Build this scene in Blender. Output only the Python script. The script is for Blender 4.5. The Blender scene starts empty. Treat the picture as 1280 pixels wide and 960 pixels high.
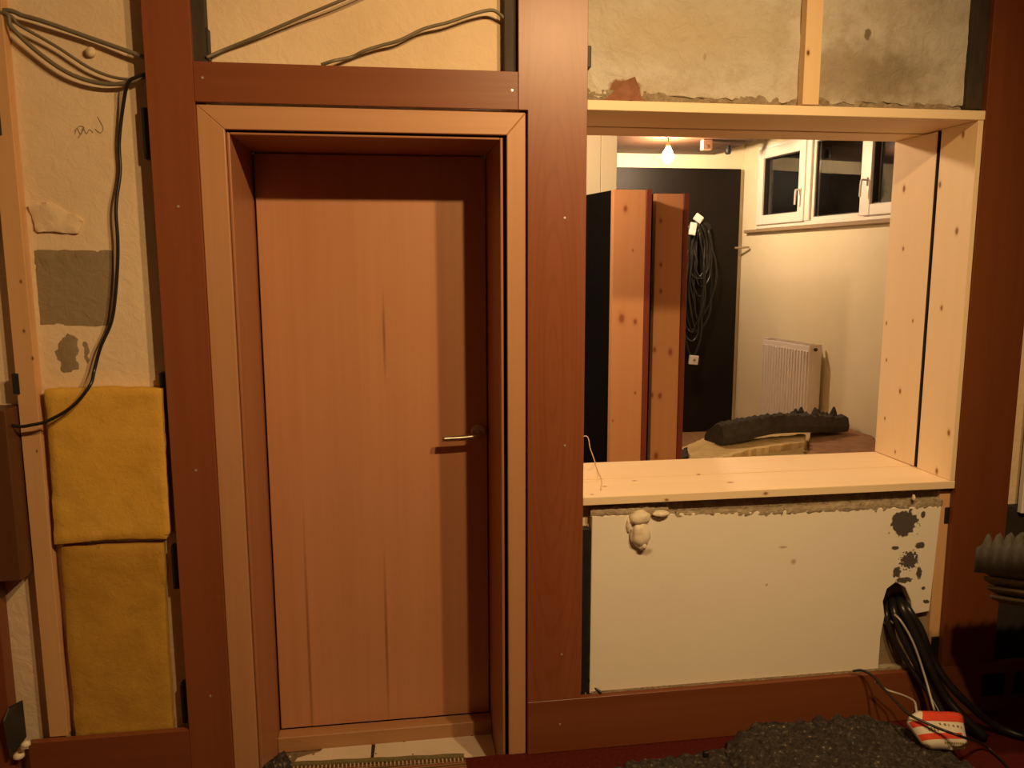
import bpy, bmesh, math, random
from mathutils import Vector, Matrix, noise

random.seed(7)
SC = bpy.context.scene
COL = SC.collection
PI = math.pi

# ---------------------------------------------------------------- camera
cam_d = bpy.data.cameras.new('camera')
cam_d.sensor_fit = 'HORIZONTAL'
cam_d.sensor_width = 36.0
cam_d.lens = 36.0 * 1000.0 / 1280.0
cam_d.clip_start = 0.05
cam = bpy.data.objects.new('camera', cam_d)
COL.objects.link(cam)
yaw, pitch, roll = 0.14506, 0.14717, 0.00261
fw = Vector((math.sin(yaw) * math.cos(pitch), math.cos(yaw) * math.cos(pitch), -math.sin(pitch)))
r0 = Vector((math.cos(yaw), -math.sin(yaw), 0))
d0 = fw.cross(r0)
rt = math.cos(roll) * r0 + math.sin(roll) * d0
dn = -math.sin(roll) * r0 + math.cos(roll) * d0
cm = Matrix((rt, -dn, -fw)).transposed().to_4x4()
cm.translation = Vector((0, 0, 1.552))
cam.matrix_world = cm
SC.camera = cam

# ---------------------------------------------------------------- world, lights, exposure
w = bpy.data.worlds.new('night')
SC.world = w
w.use_nodes = True
w.node_tree.nodes['Background'].inputs[0].default_value = (0.30, 0.20, 0.12, 1)
w.node_tree.nodes['Background'].inputs[1].default_value = 0.01

def lamp(name, kind, loc, power, col, rad, target=None, size=None, blend=1.0):
    d = bpy.data.lights.new(name, kind)
    d.energy = power
    d.color = col
    d.shadow_soft_size = rad
    if kind == 'SPOT':
        d.spot_size = size
        d.spot_blend = blend
    o = bpy.data.objects.new(name, d)
    o.location = loc
    if target:
        o.rotation_euler = (Vector(target) - Vector(loc)).to_track_quat('-Z', 'Y').to_euler()
    COL.objects.link(o)
    return o

WARM = (1.0, 0.64, 0.28)
WARM2 = (1.0, 0.69, 0.43)
lamp('ceiling_lamp_near', 'SPOT', (1.23, 0.53, 2.70), 119, WARM, 0.035, (0.0, 2.4, 0.25), math.radians(143), 1.0)
lamp('ceiling_lamp_far', 'SPOT', (0.74, 0.53, 2.70), 119, WARM, 0.035, (0.0, 2.4, 0.25), math.radians(143), 1.0)
lamp('back_room_lamp', 'POINT', (0.50, 3.40, 2.21), 44, WARM2, 0.03)
SC.view_settings.view_transform = 'Standard'
SC.view_settings.look = 'None'
SC.view_settings.exposure = 0.0
SC.view_settings.gamma = 1.0
SC.view_settings.use_curve_mapping = False

# ---------------------------------------------------------------- node materials
class NT:
    def __init__(self, name):
        self.m = bpy.data.materials.new(name)
        self.m.use_nodes = True
        self.t = self.m.node_tree
        self.b = self.t.nodes['Principled BSDF']
    def n(self, kind, **kw):
        nd = self.t.nodes.new(kind)
        for k, v in kw.items():
            if k.startswith('i_'):
                k2 = k[2:]
                nd.inputs[int(k2) if k2.isdigit() else k2.replace('_', ' ')].default_value = v
            else:
                setattr(nd, k, v)
        return nd
    def l(self, a, b):
        self.t.links.new(a, b)
    def ramp(self, src, stops):
        r = self.n('ShaderNodeValToRGB')
        e = r.color_ramp.elements
        while len(e) < len(stops):
            e.new(0.5)
        for el, (p, c) in zip(e, stops):
            el.position = p
            el.color = (*c, 1) if len(c) == 3 else c
        self.l(src, r.inputs[0])
        return r.outputs[0]
    def coord(self, scale):
        tc = self.n('ShaderNodeTexCoord')
        mp = self.n('ShaderNodeMapping')
        mp.inputs['Scale'].default_value = scale
        self.l(tc.outputs['Object'], mp.inputs['Vector'])
        return mp.outputs[0]
    def noise(self, scale, detail=4, rough=0.55, sc3=(1, 1, 1), dist=0.0):
        nz = self.n('ShaderNodeTexNoise')
        nz.inputs['Scale'].default_value = scale
        nz.inputs['Detail'].default_value = detail
        nz.inputs['Roughness'].default_value = rough
        nz.inputs['Distortion'].default_value = dist
        self.l(self.coord(sc3), nz.inputs['Vector'])
        return nz.outputs['Fac']
    def mix(self, fac, a, b, mode='MIX'):
        mx = self.n('ShaderNodeMix', data_type='RGBA', blend_type=mode)
        for s, v in ((mx.inputs[0], fac), (mx.inputs[6], a), (mx.inputs[7], b)):
            if hasattr(v, 'is_output'):
                self.l(v, s)
            elif isinstance(v, (int, float)):
                s.default_value = v
            else:
                s.default_value = (*v, 1)
        return mx.outputs[2]
    def bump(self, src, strength, dist):
        bp = self.n('ShaderNodeBump')
        bp.inputs['Strength'].default_value = strength
        bp.inputs['Distance'].default_value = dist
        self.l(src, bp.inputs['Height'])
        self.l(bp.outputs[0], self.b.inputs['Normal'])
    def spot(self, col, pos, size, c2, soft=0.35, wob=0.35, wscale=60.0):
        """a stain or knot with its own place: an ellipsoid of half-size `size` about `pos`, edge broken by noise"""
        tc = self.n('ShaderNodeTexCoord')
        a = self.n('ShaderNodeVectorMath', operation='SUBTRACT')
        self.l(tc.outputs['Object'], a.inputs[0])
        a.inputs[1].default_value = pos
        b = self.n('ShaderNodeVectorMath', operation='DIVIDE')
        self.l(a.outputs[0], b.inputs[0])
        b.inputs[1].default_value = size
        ln = self.n('ShaderNodeVectorMath', operation='LENGTH')
        self.l(b.outputs[0], ln.inputs[0])
        nz = self.noise(wscale, 4)
        ad = self.n('ShaderNodeMath', operation='MULTIPLY_ADD')
        self.l(nz, ad.inputs[0])
        ad.inputs[1].default_value = wob * 2
        self.l(ln.outputs['Value'], ad.inputs[2])
        mr = self.n('ShaderNodeMapRange')
        mr.inputs['From Min'].default_value = 1.0 - soft + wob
        mr.inputs['From Max'].default_value = 1.0 + soft + wob
        mr.inputs['To Min'].default_value = 1.0
        mr.inputs['To Max'].default_value = 0.0
        self.l(ad.outputs[0], mr.inputs['Value'])
        return self.mix(mr.outputs[0], col, c2)
    def done(self, col=None, rough=0.5, metal=0.0, spec=None):
        if col is not None:
            if hasattr(col, 'is_output'):
                self.l(col, self.b.inputs['Base Color'])
            else:
                self.b.inputs['Base Color'].default_value = (*col, 1)
        self.b.inputs['Roughness'].default_value = rough
        self.b.inputs['Metallic'].default_value = metal
        if spec is not None:
            self.b.inputs['Specular IOR Level'].default_value = spec
        return self.m

def sc_axis(axis, across, along):
    v = [across] * 3
    v['xyz'.index(axis)] = along
    return tuple(v)

def wood(name, c1, c2, axis='z', across=30, along=1.2, rough=0.42, knots=(), kcol=(0.10, 0.035, 0.012), fig=0.0, kw=0.25, spec=0.4, streaks=()):
    t = NT(name)
    a = t.noise(1.0, 5, 0.6, sc_axis(axis, across, along))
    col = t.ramp(a, [(0.3, c2), (0.62, c1)])
    b = t.noise(1.0, 2, 0.5, sc_axis(axis, 4.5, 0.25))
    col = t.mix(0.55, col, t.ramp(b, [(0.35, c2), (0.65, c1)]))
    if fig:
        wv = t.n('ShaderNodeTexWave', wave_type='RINGS', rings_direction='Y')
        wv.inputs['Scale'].default_value = 1.0
        wv.inputs['Distortion'].default_value = 3.0
        wv.inputs['Detail'].default_value = 3.0
        wv.inputs['Detail Scale'].default_value = 0.8
        tc = t.n('ShaderNodeTexCoord')
        mp = t.n('ShaderNodeMapping')
        mp.inputs['Location'].default_value = (-0.465 * 22, 0, -1.25 * 2.2)
        mp.inputs['Scale'].default_value = (22, 22, 2.2)
        t.l(tc.outputs['Object'], mp.inputs['Vector'])
        t.l(mp.outputs[0], wv.inputs['Vector'])
        col = t.mix(t.ramp(wv.outputs['Fac'], [(0.0, (fig,) * 3), (0.28, (0, 0, 0))]), col, tuple(v * 0.55 for v in c2))
    for p, r in knots:
        r *= 0.72
        s = [r, r, r]
        s['xyz'.index(axis)] = r * 1.6
        big = [v * 1.5 for v in s]
        col = t.spot(col, p, tuple(big), tuple(0.7 * x + 0.3 * y for x, y in zip(c2, kcol)), 0.6, 0.1, 30)
        col = t.spot(col, p, tuple(s), kcol, 0.35, kw, 90)
    for p, q in streaks:
        col = t.spot(col, p, q, tuple(v * 0.62 for v in c2), 0.8, 0.2, 25)
    t.bump(a, 0.06, 0.004)
    return t.done(col, rough, 0, spec)

def plain(name, c1, c2=None, rough=0.6, nscale=20, bump=0.0, bdist=0.003, bscale=80, metal=0.0, spec=None, sc3=(1, 1, 1), lo=0.35, hi=0.65):
    t = NT(name)
    col = c1
    if c2:
        col = t.ramp(t.noise(nscale, 5, 0.6, sc3), [(lo, c1), (hi, c2)])
    if bump:
        t.bump(t.noise(bscale, 5, 0.65, sc3), bump, bdist)
    return t.done(col, rough, metal, spec)

def plaster(name, c1, c2, spots=(), bump=0.35, rough=0.85, stain=None):
    t = NT(name)
    col = t.ramp(t.noise(3.0, 5, 0.6), [(0.3, c2), (0.6, c1)])
    if stain:
        col = t.mix(t.ramp(t.noise(stain[1], 6, 0.7), [(stain[2], (0, 0, 0)), (stain[3], (1, 1, 1))]), col, stain[0])
    for p, s, c, soft, wob, ws in spots:
        col = t.spot(col, p, s, c, soft, wob, ws)
    t.bump(t.noise(26, 7, 0.62, dist=0.6), bump, 0.02)
    return t.done(col, rough, 0, 0.2)

M = {}
# veneered panels (posts and rails), lighter beech of the door frame, door leaf
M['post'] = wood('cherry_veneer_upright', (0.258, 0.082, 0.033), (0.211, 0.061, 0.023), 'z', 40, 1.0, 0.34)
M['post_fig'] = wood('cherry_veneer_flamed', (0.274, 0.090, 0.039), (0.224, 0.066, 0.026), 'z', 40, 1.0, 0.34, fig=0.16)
M['post_shade'] = wood('cherry_veneer_shade_darkened', (0.180, 0.054, 0.018), (0.144, 0.041, 0.013), 'z', 40, 1.0, 0.34)  # right post: shade darkened into the veneer colour
M['rail'] = wood('cherry_veneer_level', (0.218, 0.069, 0.027), (0.177, 0.051, 0.019), 'x', 40, 1.0, 0.38, spec=0.3)
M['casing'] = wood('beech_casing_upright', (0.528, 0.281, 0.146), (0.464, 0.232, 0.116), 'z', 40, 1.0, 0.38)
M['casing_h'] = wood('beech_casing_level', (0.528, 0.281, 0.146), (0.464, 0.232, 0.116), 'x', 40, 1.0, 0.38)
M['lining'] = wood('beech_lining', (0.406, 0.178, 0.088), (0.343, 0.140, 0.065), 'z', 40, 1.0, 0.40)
M['leaf'] = wood('beech_leaf', (0.572, 0.275, 0.145), (0.497, 0.227, 0.113), 'z', 34, 0.8, 0.40, streaks=[((-0.324, 2.700, 0.234), (0.004, 0.06, 0.33)), ((-0.056, 2.700, 0.244), (0.004, 0.06, 0.22)), ((-0.037, 2.700, 1.320), (0.004, 0.06, 0.10))])
M['threshold'] = wood('beech_threshold', (0.50, 0.27, 0.13), (0.36, 0.18, 0.08), 'x', 30, 1.0, 0.5)
PINE1, PINE2 = (0.90, 0.72, 0.49), (0.85, 0.65, 0.41)
M['pine_z'] = wood('raw_pine_upright', PINE1, PINE2, 'z', 26, 0.9, 0.5, [
    ((1.806, 2.688, 1.818), 0.009), ((1.806, 2.669, 1.607), 0.006), ((1.806, 2.587, 1.355), 0.005), ((1.806, 2.631, 1.097), 0.007),
    ((1.806, 2.397, 1.658), 0.009), ((1.806, 2.442, 1.408), 0.007), ((1.806, 2.360, 1.000), 0.008), ((1.806, 2.404, 0.858), 0.008),
    ((1.806, 2.496, 1.814), 0.008), ((1.806, 2.402, 1.961), 0.008), ((1.806, 2.739, 1.336), 0.005), ((1.806, 2.635, 0.871), 0.005),
    ((1.806, 2.710, 0.982), 0.005), ((1.806, 2.724, 1.200), 0.005)], (0.30, 0.13, 0.045))
M['pine_x'] = wood('raw_pine_level', PINE1, PINE2, 'x', 26, 0.9, 0.5, [
    ((1.159, 2.334, 0.829), 0.006), ((0.830, 2.334, 0.823), 0.005), ((0.661, 2.449, 0.842), 0.006), ((0.776, 2.500, 0.842), 0.006), ((1.083, 2.432, 0.842), 0.008), ((0.598, 2.366, 0.842), 0.005), ((1.017, 2.546, 0.842), 0.005)],
    (0.34, 0.15, 0.05))
M['batten'] = wood('planed_batten', (0.70, 0.43, 0.22), (0.60, 0.34, 0.16), 'z', 26, 1.0, 0.55, [
    ((-0.999, 2.352, 1.512), 0.004), ((-1.003, 2.352, 1.378), 0.004), ((-0.987, 2.352, 1.303), 0.004), ((-0.998, 2.352, 1.042), 0.003)], (0.22, 0.09, 0.03))
M['batten_pale'] = wood('pale_batten', (0.82, 0.60, 0.35), (0.72, 0.48, 0.25), 'z', 26, 1.0, 0.55, [((1.231, 2.336, 2.173), 0.006)], (0.16, 0.06, 0.02))
M['stud_dark'] = plain('dark_stained_stud', (0.028, 0.018, 0.010), (0.05, 0.033, 0.02), 0.7, 8, sc3=(6, 6, 1))
M['oldwood'] = wood('old_brown_board', (0.13, 0.05, 0.02), (0.08, 0.03, 0.012), 'z', 26, 1.0, 0.5)
M['black'] = plain('black_plastic', (0.010, 0.009, 0.009), (0.016, 0.014, 0.013), 0.55)
M['void'] = plain('dark_board_cavity_shade', (0.020, 0.013, 0.010), (0.03, 0.02, 0.015), 0.9)  # near-black holds the shade of gaps and cavities; also colours the crate
M['steel'] = plain('brushed_steel', (0.62, 0.58, 0.52), (0.52, 0.48, 0.43), 0.30, 60, metal=1.0, sc3=(1, 20, 20))
M['screw'] = plain('zinc_screw', (0.75, 0.70, 0.58), None, 0.35, metal=0.6)
M['darksteel'] = plain('dark_steel_plate', (0.035, 0.029, 0.02), (0.022, 0.019, 0.014), 0.6, 18)
# wall plaster
LW = (0.77, 0.605, 0.42)
M['wall'] = plaster('rough_white_plaster', LW, (0.70, 0.535, 0.36), (), 0.22)
M['wall_top'] = plaster('stained_old_plaster', (0.589, 0.549, 0.484), (0.494, 0.451, 0.385), [
    ((1.489, 2.373, 2.116), (0.16, 0.05, 0.09), (0.30, 0.25, 0.18), 0.5, 0.7, 22),
    ((1.347, 2.373, 2.119), (0.07, 0.05, 0.07), (0.36, 0.30, 0.22), 0.5, 0.7, 22),
    ((1.439, 2.365, 2.243), (0.010, 0.05, 0.018), (0.22, 0.17, 0.11), 0.15, 0.7, 70),
    ((0.925, 2.365, 2.161), (0.005, 0.05, 0.010), (0.25, 0.19, 0.12), 0.15, 0.5, 90),
    ((1.278, 2.365, 2.241), (0.012, 0.05, 0.016), (0.36, 0.29, 0.19), 0.3, 0.6, 60),
    ((0.847, 2.373, 2.227), (0.25, 0.05, 0.07), (0.50, 0.43, 0.31), 0.7, 0.6, 14),
    ((0.681, 2.373, 2.061), (0.05, 0.05, 0.028), (0.26, 0.12, 0.065), 0.12, 0.35, 40)], 0.5, 0.9, ((0.42, 0.345, 0.24), 9.0, 0.50, 0.78))
M['mortar'] = plaster('grey_mortar', (0.29, 0.22, 0.14), (0.225, 0.165, 0.10), (), 0.35, 0.9)
M['brick'] = plain('old_red_brick', (0.30, 0.13, 0.075), (0.22, 0.09, 0.05), 0.9, 30, 0.6, 0.01, 60)
M['rubble'] = plain('broken_plaster_edge', (0.42, 0.34, 0.24), (0.26, 0.19, 0.12), 0.95, 35, 0.9, 0.02, 60)
M['rubble_pale'] = plain('pale_mortar_strip', (0.50, 0.41, 0.29), (0.36, 0.28, 0.19), 0.95, 40, 0.9, 0.01, 90)
t = NT('smooth_painted_panel')
col = t.ramp(t.noise(2.0, 4), [(0.3, (0.86, 0.79, 0.68)), (0.65, (0.89, 0.83, 0.73))])
DK = (0.10, 0.085, 0.085)
for p, s, so, wo, ws in [
    ((1.664, 2.355, 0.695), (0.046, 0.05, 0.048), 0.08, 1.0, 42), ((1.732, 2.355, 0.725), (0.008, 0.05, 0.012), 0.1, 0.3, 80),
    ((1.729, 2.355, 0.617), (0.018, 0.05, 0.011), 0.1, 0.6, 90), ((1.638, 2.355, 0.613), (0.012, 0.05, 0.007), 0.1, 0.6, 90),
    ((1.733, 2.355, 0.521), (0.010, 0.05, 0.022), 0.1, 0.6, 90), ((1.651, 2.355, 0.528), (0.014, 0.05, 0.020), 0.1, 0.8, 90),
    ((1.694, 2.355, 0.568), (0.030, 0.05, 0.030), 0.05, 1.15, 130), ((1.753, 2.355, 0.465), (0.007, 0.05, 0.006), 0.1, 0.3, 90),
    ((1.768, 2.355, 0.416), (0.012, 0.05, 0.008), 0.1, 0.9, 120), ((1.679, 2.355, 0.498), (0.03, 0.05, 0.01), 0.1, 0.8, 90)]:
    col = t.spot(col, p, s, DK, so, wo, ws)
for p, s in [((0.775, 2.355, 0.648), (0.018, 0.05, 0.010)), ((1.278, 2.355, 0.587), (0.008, 0.05, 0.008)), ((1.239, 2.355, 0.638), (0.012, 0.05, 0.004)), ((1.187, 2.355, 0.512), (0.004, 0.05, 0.004))]:
    col = t.spot(col, p, s, (0.52, 0.44, 0.34), 0.5, 0.6, 60)
t.bump(t.noise(12, 5), 0.12, 0.01)
M['panel'] = t.done(col, 0.55, 0, 0.3)
# insulation
def wool(name, c1, c2):
    t = NT(name)
    a = t.noise(9, 6, 0.65, dist=0.8)
    col = t.ramp(a, [(0.3, c2), (0.68, c1)])
    t.bump(t.noise(50, 8, 0.75, dist=0.4), 0.45, 0.008)
    return t.done(col, 0.95, 0, 0.1)
M['wool1'] = wool('yellow_mineral_wool', (0.734, 0.440, 0.083), (0.632, 0.350, 0.055))
M['wool2'] = wool('ochre_mineral_wool', (0.56, 0.325, 0.06), (0.46, 0.25, 0.04))
M['wool4'] = wool('olive_torn_wool', (0.40, 0.30, 0.13), (0.28, 0.20, 0.08))
M['wool3'] = wool('beige_mineral_wool', (0.806, 0.624, 0.336), (0.598, 0.429, 0.210))
M['pufoam'] = plain('cream_foam', (0.85, 0.76, 0.62), (0.75, 0.64, 0.48), 0.6, 30, 0.3, 0.01, 40)
M['cable_grey'] = plain('grey_cable', (0.17, 0.14, 0.095), None, 0.5)
M['cable_black'] = plain('black_cable', (0.016, 0.014, 0.013), None, 0.35)
M['cable_silver'] = plain('silver_cable', (0.42, 0.38, 0.34), None, 0.35)
M['cord'] = plain('pale_cord', (0.75, 0.55, 0.38), None, 0.6)
# floors
M['carpet'] = plain('dark_red_carpet', (0.105, 0.016, 0.011), (0.075, 0.010, 0.008), 0.95, 90, 0.6, 0.004, 400, spec=0.1)
M['tile'] = plain('worn_white_tile', (0.74, 0.65, 0.54), (0.68, 0.58, 0.46), 0.55, 6)
M['screed'] = plain('dusty_screed', (0.28, 0.20, 0.11), (0.19, 0.13, 0.07), 0.95, 30, 0.6, 0.01, 60)
M['plug'] = plain('dark_brown_matt', (0.03, 0.02, 0.015), None, 0.9)
t = NT('striped_woven_rug')
wv = t.n('ShaderNodeTexWave', wave_type='BANDS', bands_direction='Y')
wv.inputs['Scale'].default_value = 13.0
wv.inputs['Distortion'].default_value = 0.4
t.l(t.coord((1, 1, 1)), wv.inputs['Vector'])
col = t.ramp(wv.outputs['Fac'], [(0.0, (0.10, 0.08, 0.035)), (0.35, (0.24, 0.06, 0.03)), (0.55, (0.42, 0.33, 0.19)), (0.8, (0.12, 0.10, 0.05)), (1.0, (0.26, 0.06, 0.035))])
t.bump(t.noise(300, 3), 0.6, 0.004)
M['rug'] = t.done(col, 0.95, 0, 0.1)
M['rug_edge'] = plain('olive_rug_binding', (0.12, 0.10, 0.035), (0.18, 0.14, 0.06), 0.95, 120, 0.6, 0.004, 200)
M['rug_stitch'] = plain('cream_rug_stitch', (0.45, 0.35, 0.22), None, 0.9)
t = NT('crumbly_grey_felt')
a = t.noise(60, 6, 0.75)
col = t.ramp(a, [(0.34, (0.030, 0.025, 0.022)), (0.54, (0.080, 0.066, 0.056)), (0.63, (0.15, 0.125, 0.10)), (0.665, (0.60, 0.50, 0.36))])
t.bump(t.noise(120, 6, 0.8), 0.9, 0.01)
M['felt'] = t.done(col, 0.95, 0, 0.15)
# far room
M['wall_far'] = plain('cream_wallpaper', (0.85, 0.755, 0.54), (0.81, 0.71, 0.49), 0.75, 2.0, 0.10, 0.004, 60, spec=0.2)
M['ceil_far'] = plain('brown_boarded_ceiling', (0.090, 0.040, 0.020), (0.065, 0.027, 0.013), 0.6, 6, sc3=(1, 8, 1))
M['floor_far'] = plain('brown_floor_boards', (0.40, 0.23, 0.12), (0.30, 0.16, 0.08), 0.6, 5, sc3=(8, 1, 1))
M['tg'] = wood('pale_boarding', (0.92, 0.86, 0.62), (0.88, 0.81, 0.56), 'z', 14, 0.6, 0.6)
M['plank'] = wood('orange_pine_edge', (0.571, 0.285, 0.130), (0.510, 0.235, 0.100), 'z', 26, 0.8, 0.5, [
    ((1.137, 3.900, 1.826), 0.012), ((1.127, 3.900, 1.287), 0.018), ((1.198, 3.900, 1.270), 0.011), ((1.205, 3.900, 0.907), 0.006), ((1.178, 3.900, 1.624), 0.005),
    ((1.373, 4.060, 1.778), 0.009), ((1.379, 4.060, 1.553), 0.009), ((1.382, 4.060, 1.416), 0.009), ((1.355, 4.060, 1.109), 0.011), ((1.443, 4.060, 1.095), 0.014),
    ((1.348, 4.060, 0.865), 0.010), ((1.392, 4.060, 0.860), 0.012), ((1.378, 4.060, 0.532), 0.014), ((1.090, 3.900, 0.765), 0.005)], (0.28, 0.085, 0.03))
M['redwood'] = wood('red_brown_edge', (0.20, 0.042, 0.022), (0.14, 0.026, 0.014), 'z', 26, 0.8, 0.4)
M['blackcloth'] = plain('black_cloth', (0.0035, 0.003, 0.004), (0.006, 0.005, 0.006), 0.95, 60, spec=0.05)
M['blackboard'] = plain('black_panel', (0.007, 0.0045, 0.0032), (0.010, 0.0065, 0.0045), 0.5, 3, spec=0.25)
M['white'] = plain('white_lacquer', (0.82, 0.76, 0.70), None, 0.35)
M['radiator'] = plain('radiator_enamel', (0.80, 0.73, 0.68), None, 0.35)
M['wframe'] = plain('white_window_frame', (0.86, 0.80, 0.72), None, 0.35)
M['sill_far'] = plain('brown_sill_edge', (0.34, 0.24, 0.14), None, 0.7)
M['gasket'] = plain('dark_gasket', (0.03, 0.025, 0.02), None, 0.6)
t = NT('window_glass')
t.b.inputs['Transmission Weight'].default_value = 1.0
t.b.inputs['IOR'].default_value = 1.45
M['glass'] = t.done((1, 1, 1), 0.0)
M['night'] = plain('night_dark_sheet', (0.03, 0.022, 0.016), (0.05, 0.04, 0.03), 0.9, 4)  # darkness of the night outside, put into the colour
M['foam'] = plain('charcoal_acoustic_foam', (0.060, 0.055, 0.050), (0.085, 0.076, 0.066), 0.95, 25, 0.3, 0.004, 200, spec=0.1)
M['foam_grey'] = plain('grey_acoustic_foam', (0.085, 0.078, 0.062), (0.065, 0.06, 0.047), 0.95, 25, 0.3, 0.004, 200, spec=0.1)
M['foam_buff'] = plain('buff_foam_edge', (0.13, 0.10, 0.058), (0.09, 0.07, 0.04), 0.95, 25, 0.3, 0.004, 200, spec=0.1)
M['fibre'] = plain('brown_fibreboard', (0.36, 0.19, 0.10), (0.27, 0.135, 0.07), 0.9, 14, 0.3, 0.005, 80)
t = NT('lit_bulb')
t.b.inputs['Emission Color'].default_value = (1.0, 0.71, 0.43, 1)
t.b.inputs['Emission Strength'].default_value = 880.0
M['bulb'] = t.done((1, 0.9, 0.7), 0.3)
M['brass'] = plain('dull_brass', (0.40, 0.28, 0.14), None, 0.4, metal=0.8)
M['shell'] = plain('near_room_plaster', (0.82, 0.74, 0.63), (0.76, 0.68, 0.57), 0.9, 3)
M['shell_wood'] = plain('near_room_timber', (0.33, 0.17, 0.09), (0.26, 0.13, 0.07), 0.7, 3)
M['tub_white'] = plain('glossy_white_plastic_film', (0.82, 0.75, 0.62), None, 0.22)
M['tub_red'] = plain('glossy_red_print', (0.78, 0.085, 0.045), None, 0.22)
M['ink'] = plain('dark_ink', (0.26, 0.17, 0.12), None, 0.4)
M['ink_yellow'] = plain('olive_yellow_ink', (0.30, 0.24, 0.03), None, 0.35)
M['pencil'] = plain('pencil_grey', (0.30, 0.235, 0.16), None, 0.9)

# ---------------------------------------------------------------- mesh building
class MB:
    def __init__(self):
        self.v, self.f = [], []
    def add(self, vs, fs):
        k = len(self.v)
        self.v += [tuple(p) for p in vs]
        self.f += [tuple(i + k for i in f) for f in fs]
        return self
    def box(self, x0, x1, y0, y1, z0, z1):
        return self.add([(x0, y0, z0), (x1, y0, z0), (x1, y1, z0), (x0, y1, z0), (x0, y0, z1), (x1, y0, z1), (x1, y1, z1), (x0, y1, z1)],
                        [(0, 3, 2, 1), (4, 5, 6, 7), (0, 1, 5, 4), (1, 2, 6, 5), (2, 3, 7, 6), (3, 0, 4, 7)])
    def prism(self, poly, a, b):
        """poly: closed list of points (any plane); extruded from offset vector a to b"""
        n = len(poly)
        a, b = Vector(a), Vector(b)
        vs = [Vector(p) + a for p in poly] + [Vector(p) + b for p in poly]
        fs = [tuple(range(n)), tuple(range(2 * n - 1, n - 1, -1))]
        fs += [(i, i + n, (i + 1) % n + n, (i + 1) % n) for i in range(n)]
        return self.add(vs, fs)
    def hexa(self, lo, hi):
        """four lower and four upper corners"""
        return self.add(list(lo) + list(hi), [(0, 3, 2, 1), (4, 5, 6, 7), (0, 1, 5, 4), (1, 2, 6, 5), (2, 3, 7, 6), (3, 0, 4, 7)])
    def tube(self, pts, r, seg=8, steps=6):
        P = [Vector(p) for p in pts]
        if len(P) > 2 and steps > 1:
            Q = [P[0] * 2 - P[1]] + P + [P[-1] * 2 - P[-2]]
            R = []
            for i in range(1, len(Q) - 2):
                for k in range(steps):
                    u = k / steps
                    a, b, c, d = Q[i - 1], Q[i], Q[i + 1], Q[i + 2]
                    R.append(0.5 * (2 * b + (c - a) * u + (2 * a - 5 * b + 4 * c - d) * u * u + (3 * b - a - 3 * c + d) * u ** 3))
            P = R + [P[-1]]
        rings, N = [], None
        for i, p in enumerate(P):
            t = (P[min(i + 1, len(P) - 1)] - P[max(i - 1, 0)]).normalized()
            if N is None:
                N = t.cross(Vector((0.3, 0.2, 1))).normalized()
            N = (N - t * N.dot(t)).normalized()
            B = t.cross(N)
            rr = r(i / (len(P) - 1)) if callable(r) else r
            rings.append([p + (N * math.cos(2 * PI * k / seg) + B * math.sin(2 * PI * k / seg)) * rr for k in range(seg)])
        vs = [q for rg in rings for q in rg]
        fs = []
        for i in range(len(rings) - 1):
            for k in range(seg):
                a, b = i * seg + k, i * seg + (k + 1) % seg
                fs.append((a, b, b + seg, a + seg))
        fs.append(tuple(range(seg - 1, -1, -1)))
        fs.append(tuple(range(len(vs) - seg, len(vs))))
        return self.add(vs, fs)
    def lathe(self, prof, origin, axis='z', seg=20):
        """prof: (radius, height) pairs turned about an axis"""
        o = Vector(origin)
        vs, fs = [], []
        for r, h in prof:
            for k in range(seg):
                c, s = math.cos(2 * PI * k / seg) * r, math.sin(2 * PI * k / seg) * r
                q = {'z': (c, s, h), 'y': (c, h, -s), 'x': (h, c, s)}[axis]
                vs.append(o + Vector(q))
        for i in range(len(prof) - 1):
            for k in range(seg):
                a, b = i * seg + k, i * seg + (k + 1) % seg
                fs.append((a, b, b + seg, a + seg))
        fs.append(tuple(range(seg - 1, -1, -1)))
        fs.append(tuple(range(len(vs) - seg, len(vs))))
        return self.add(vs, fs)
    def build(self, name, mat, parent=None, bevel=0.0, smooth=False, seg=1, fix=True):
        me = bpy.data.meshes.new(name)
        me.from_pydata(self.v, [], self.f)
        if fix:
            bm = bmesh.new()
            bm.from_mesh(me)
            bmesh.ops.recalc_face_normals(bm, faces=bm.faces)
            bm.to_mesh(me)
            bm.free()
        me.materials.append(mat)
        if smooth:
            for p in me.polygons:
                p.use_smooth = True
        o = bpy.data.objects.new(name, me)
        COL.objects.link(o)
        if parent:
            o.parent = parent
            o.matrix_parent_inverse = parent.matrix_basis.inverted()
        if bevel:
            b = o.modifiers.new('bevel', 'BEVEL')
            b.width = bevel
            b.segments = seg
            b.limit_method = 'ANGLE'
        return o

def empty(name, loc):
    o = bpy.data.objects.new(name, None)
    o.location = loc
    o.empty_display_size = 0.05
    COL.objects.link(o)
    return o

def tag(o, label, cat, group=None):
    o['label'] = label
    o['category'] = cat
    if group:
        o['group'] = group
    return o

def struct(o, label=None):
    o['kind'] = 'structure'
    if label:
        o['label'] = label
    return o

def ragged(poly, step, amp, seed=0):
    """break a polygon's edges up in its own plane (X and Z jitter)"""
    rnd = random.Random(seed)
    out = []
    n = len(poly)
    for i in range(n):
        a, b = Vector(poly[i]), Vector(poly[(i + 1) % n])
        k = max(1, int((b - a).length / step))
        for j in range(k):
            p = a.lerp(b, j / k)
            if j:
                p += Vector((rnd.uniform(-amp, amp), 0, rnd.uniform(-amp, amp)))
            out.append(p)
    return out

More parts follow.
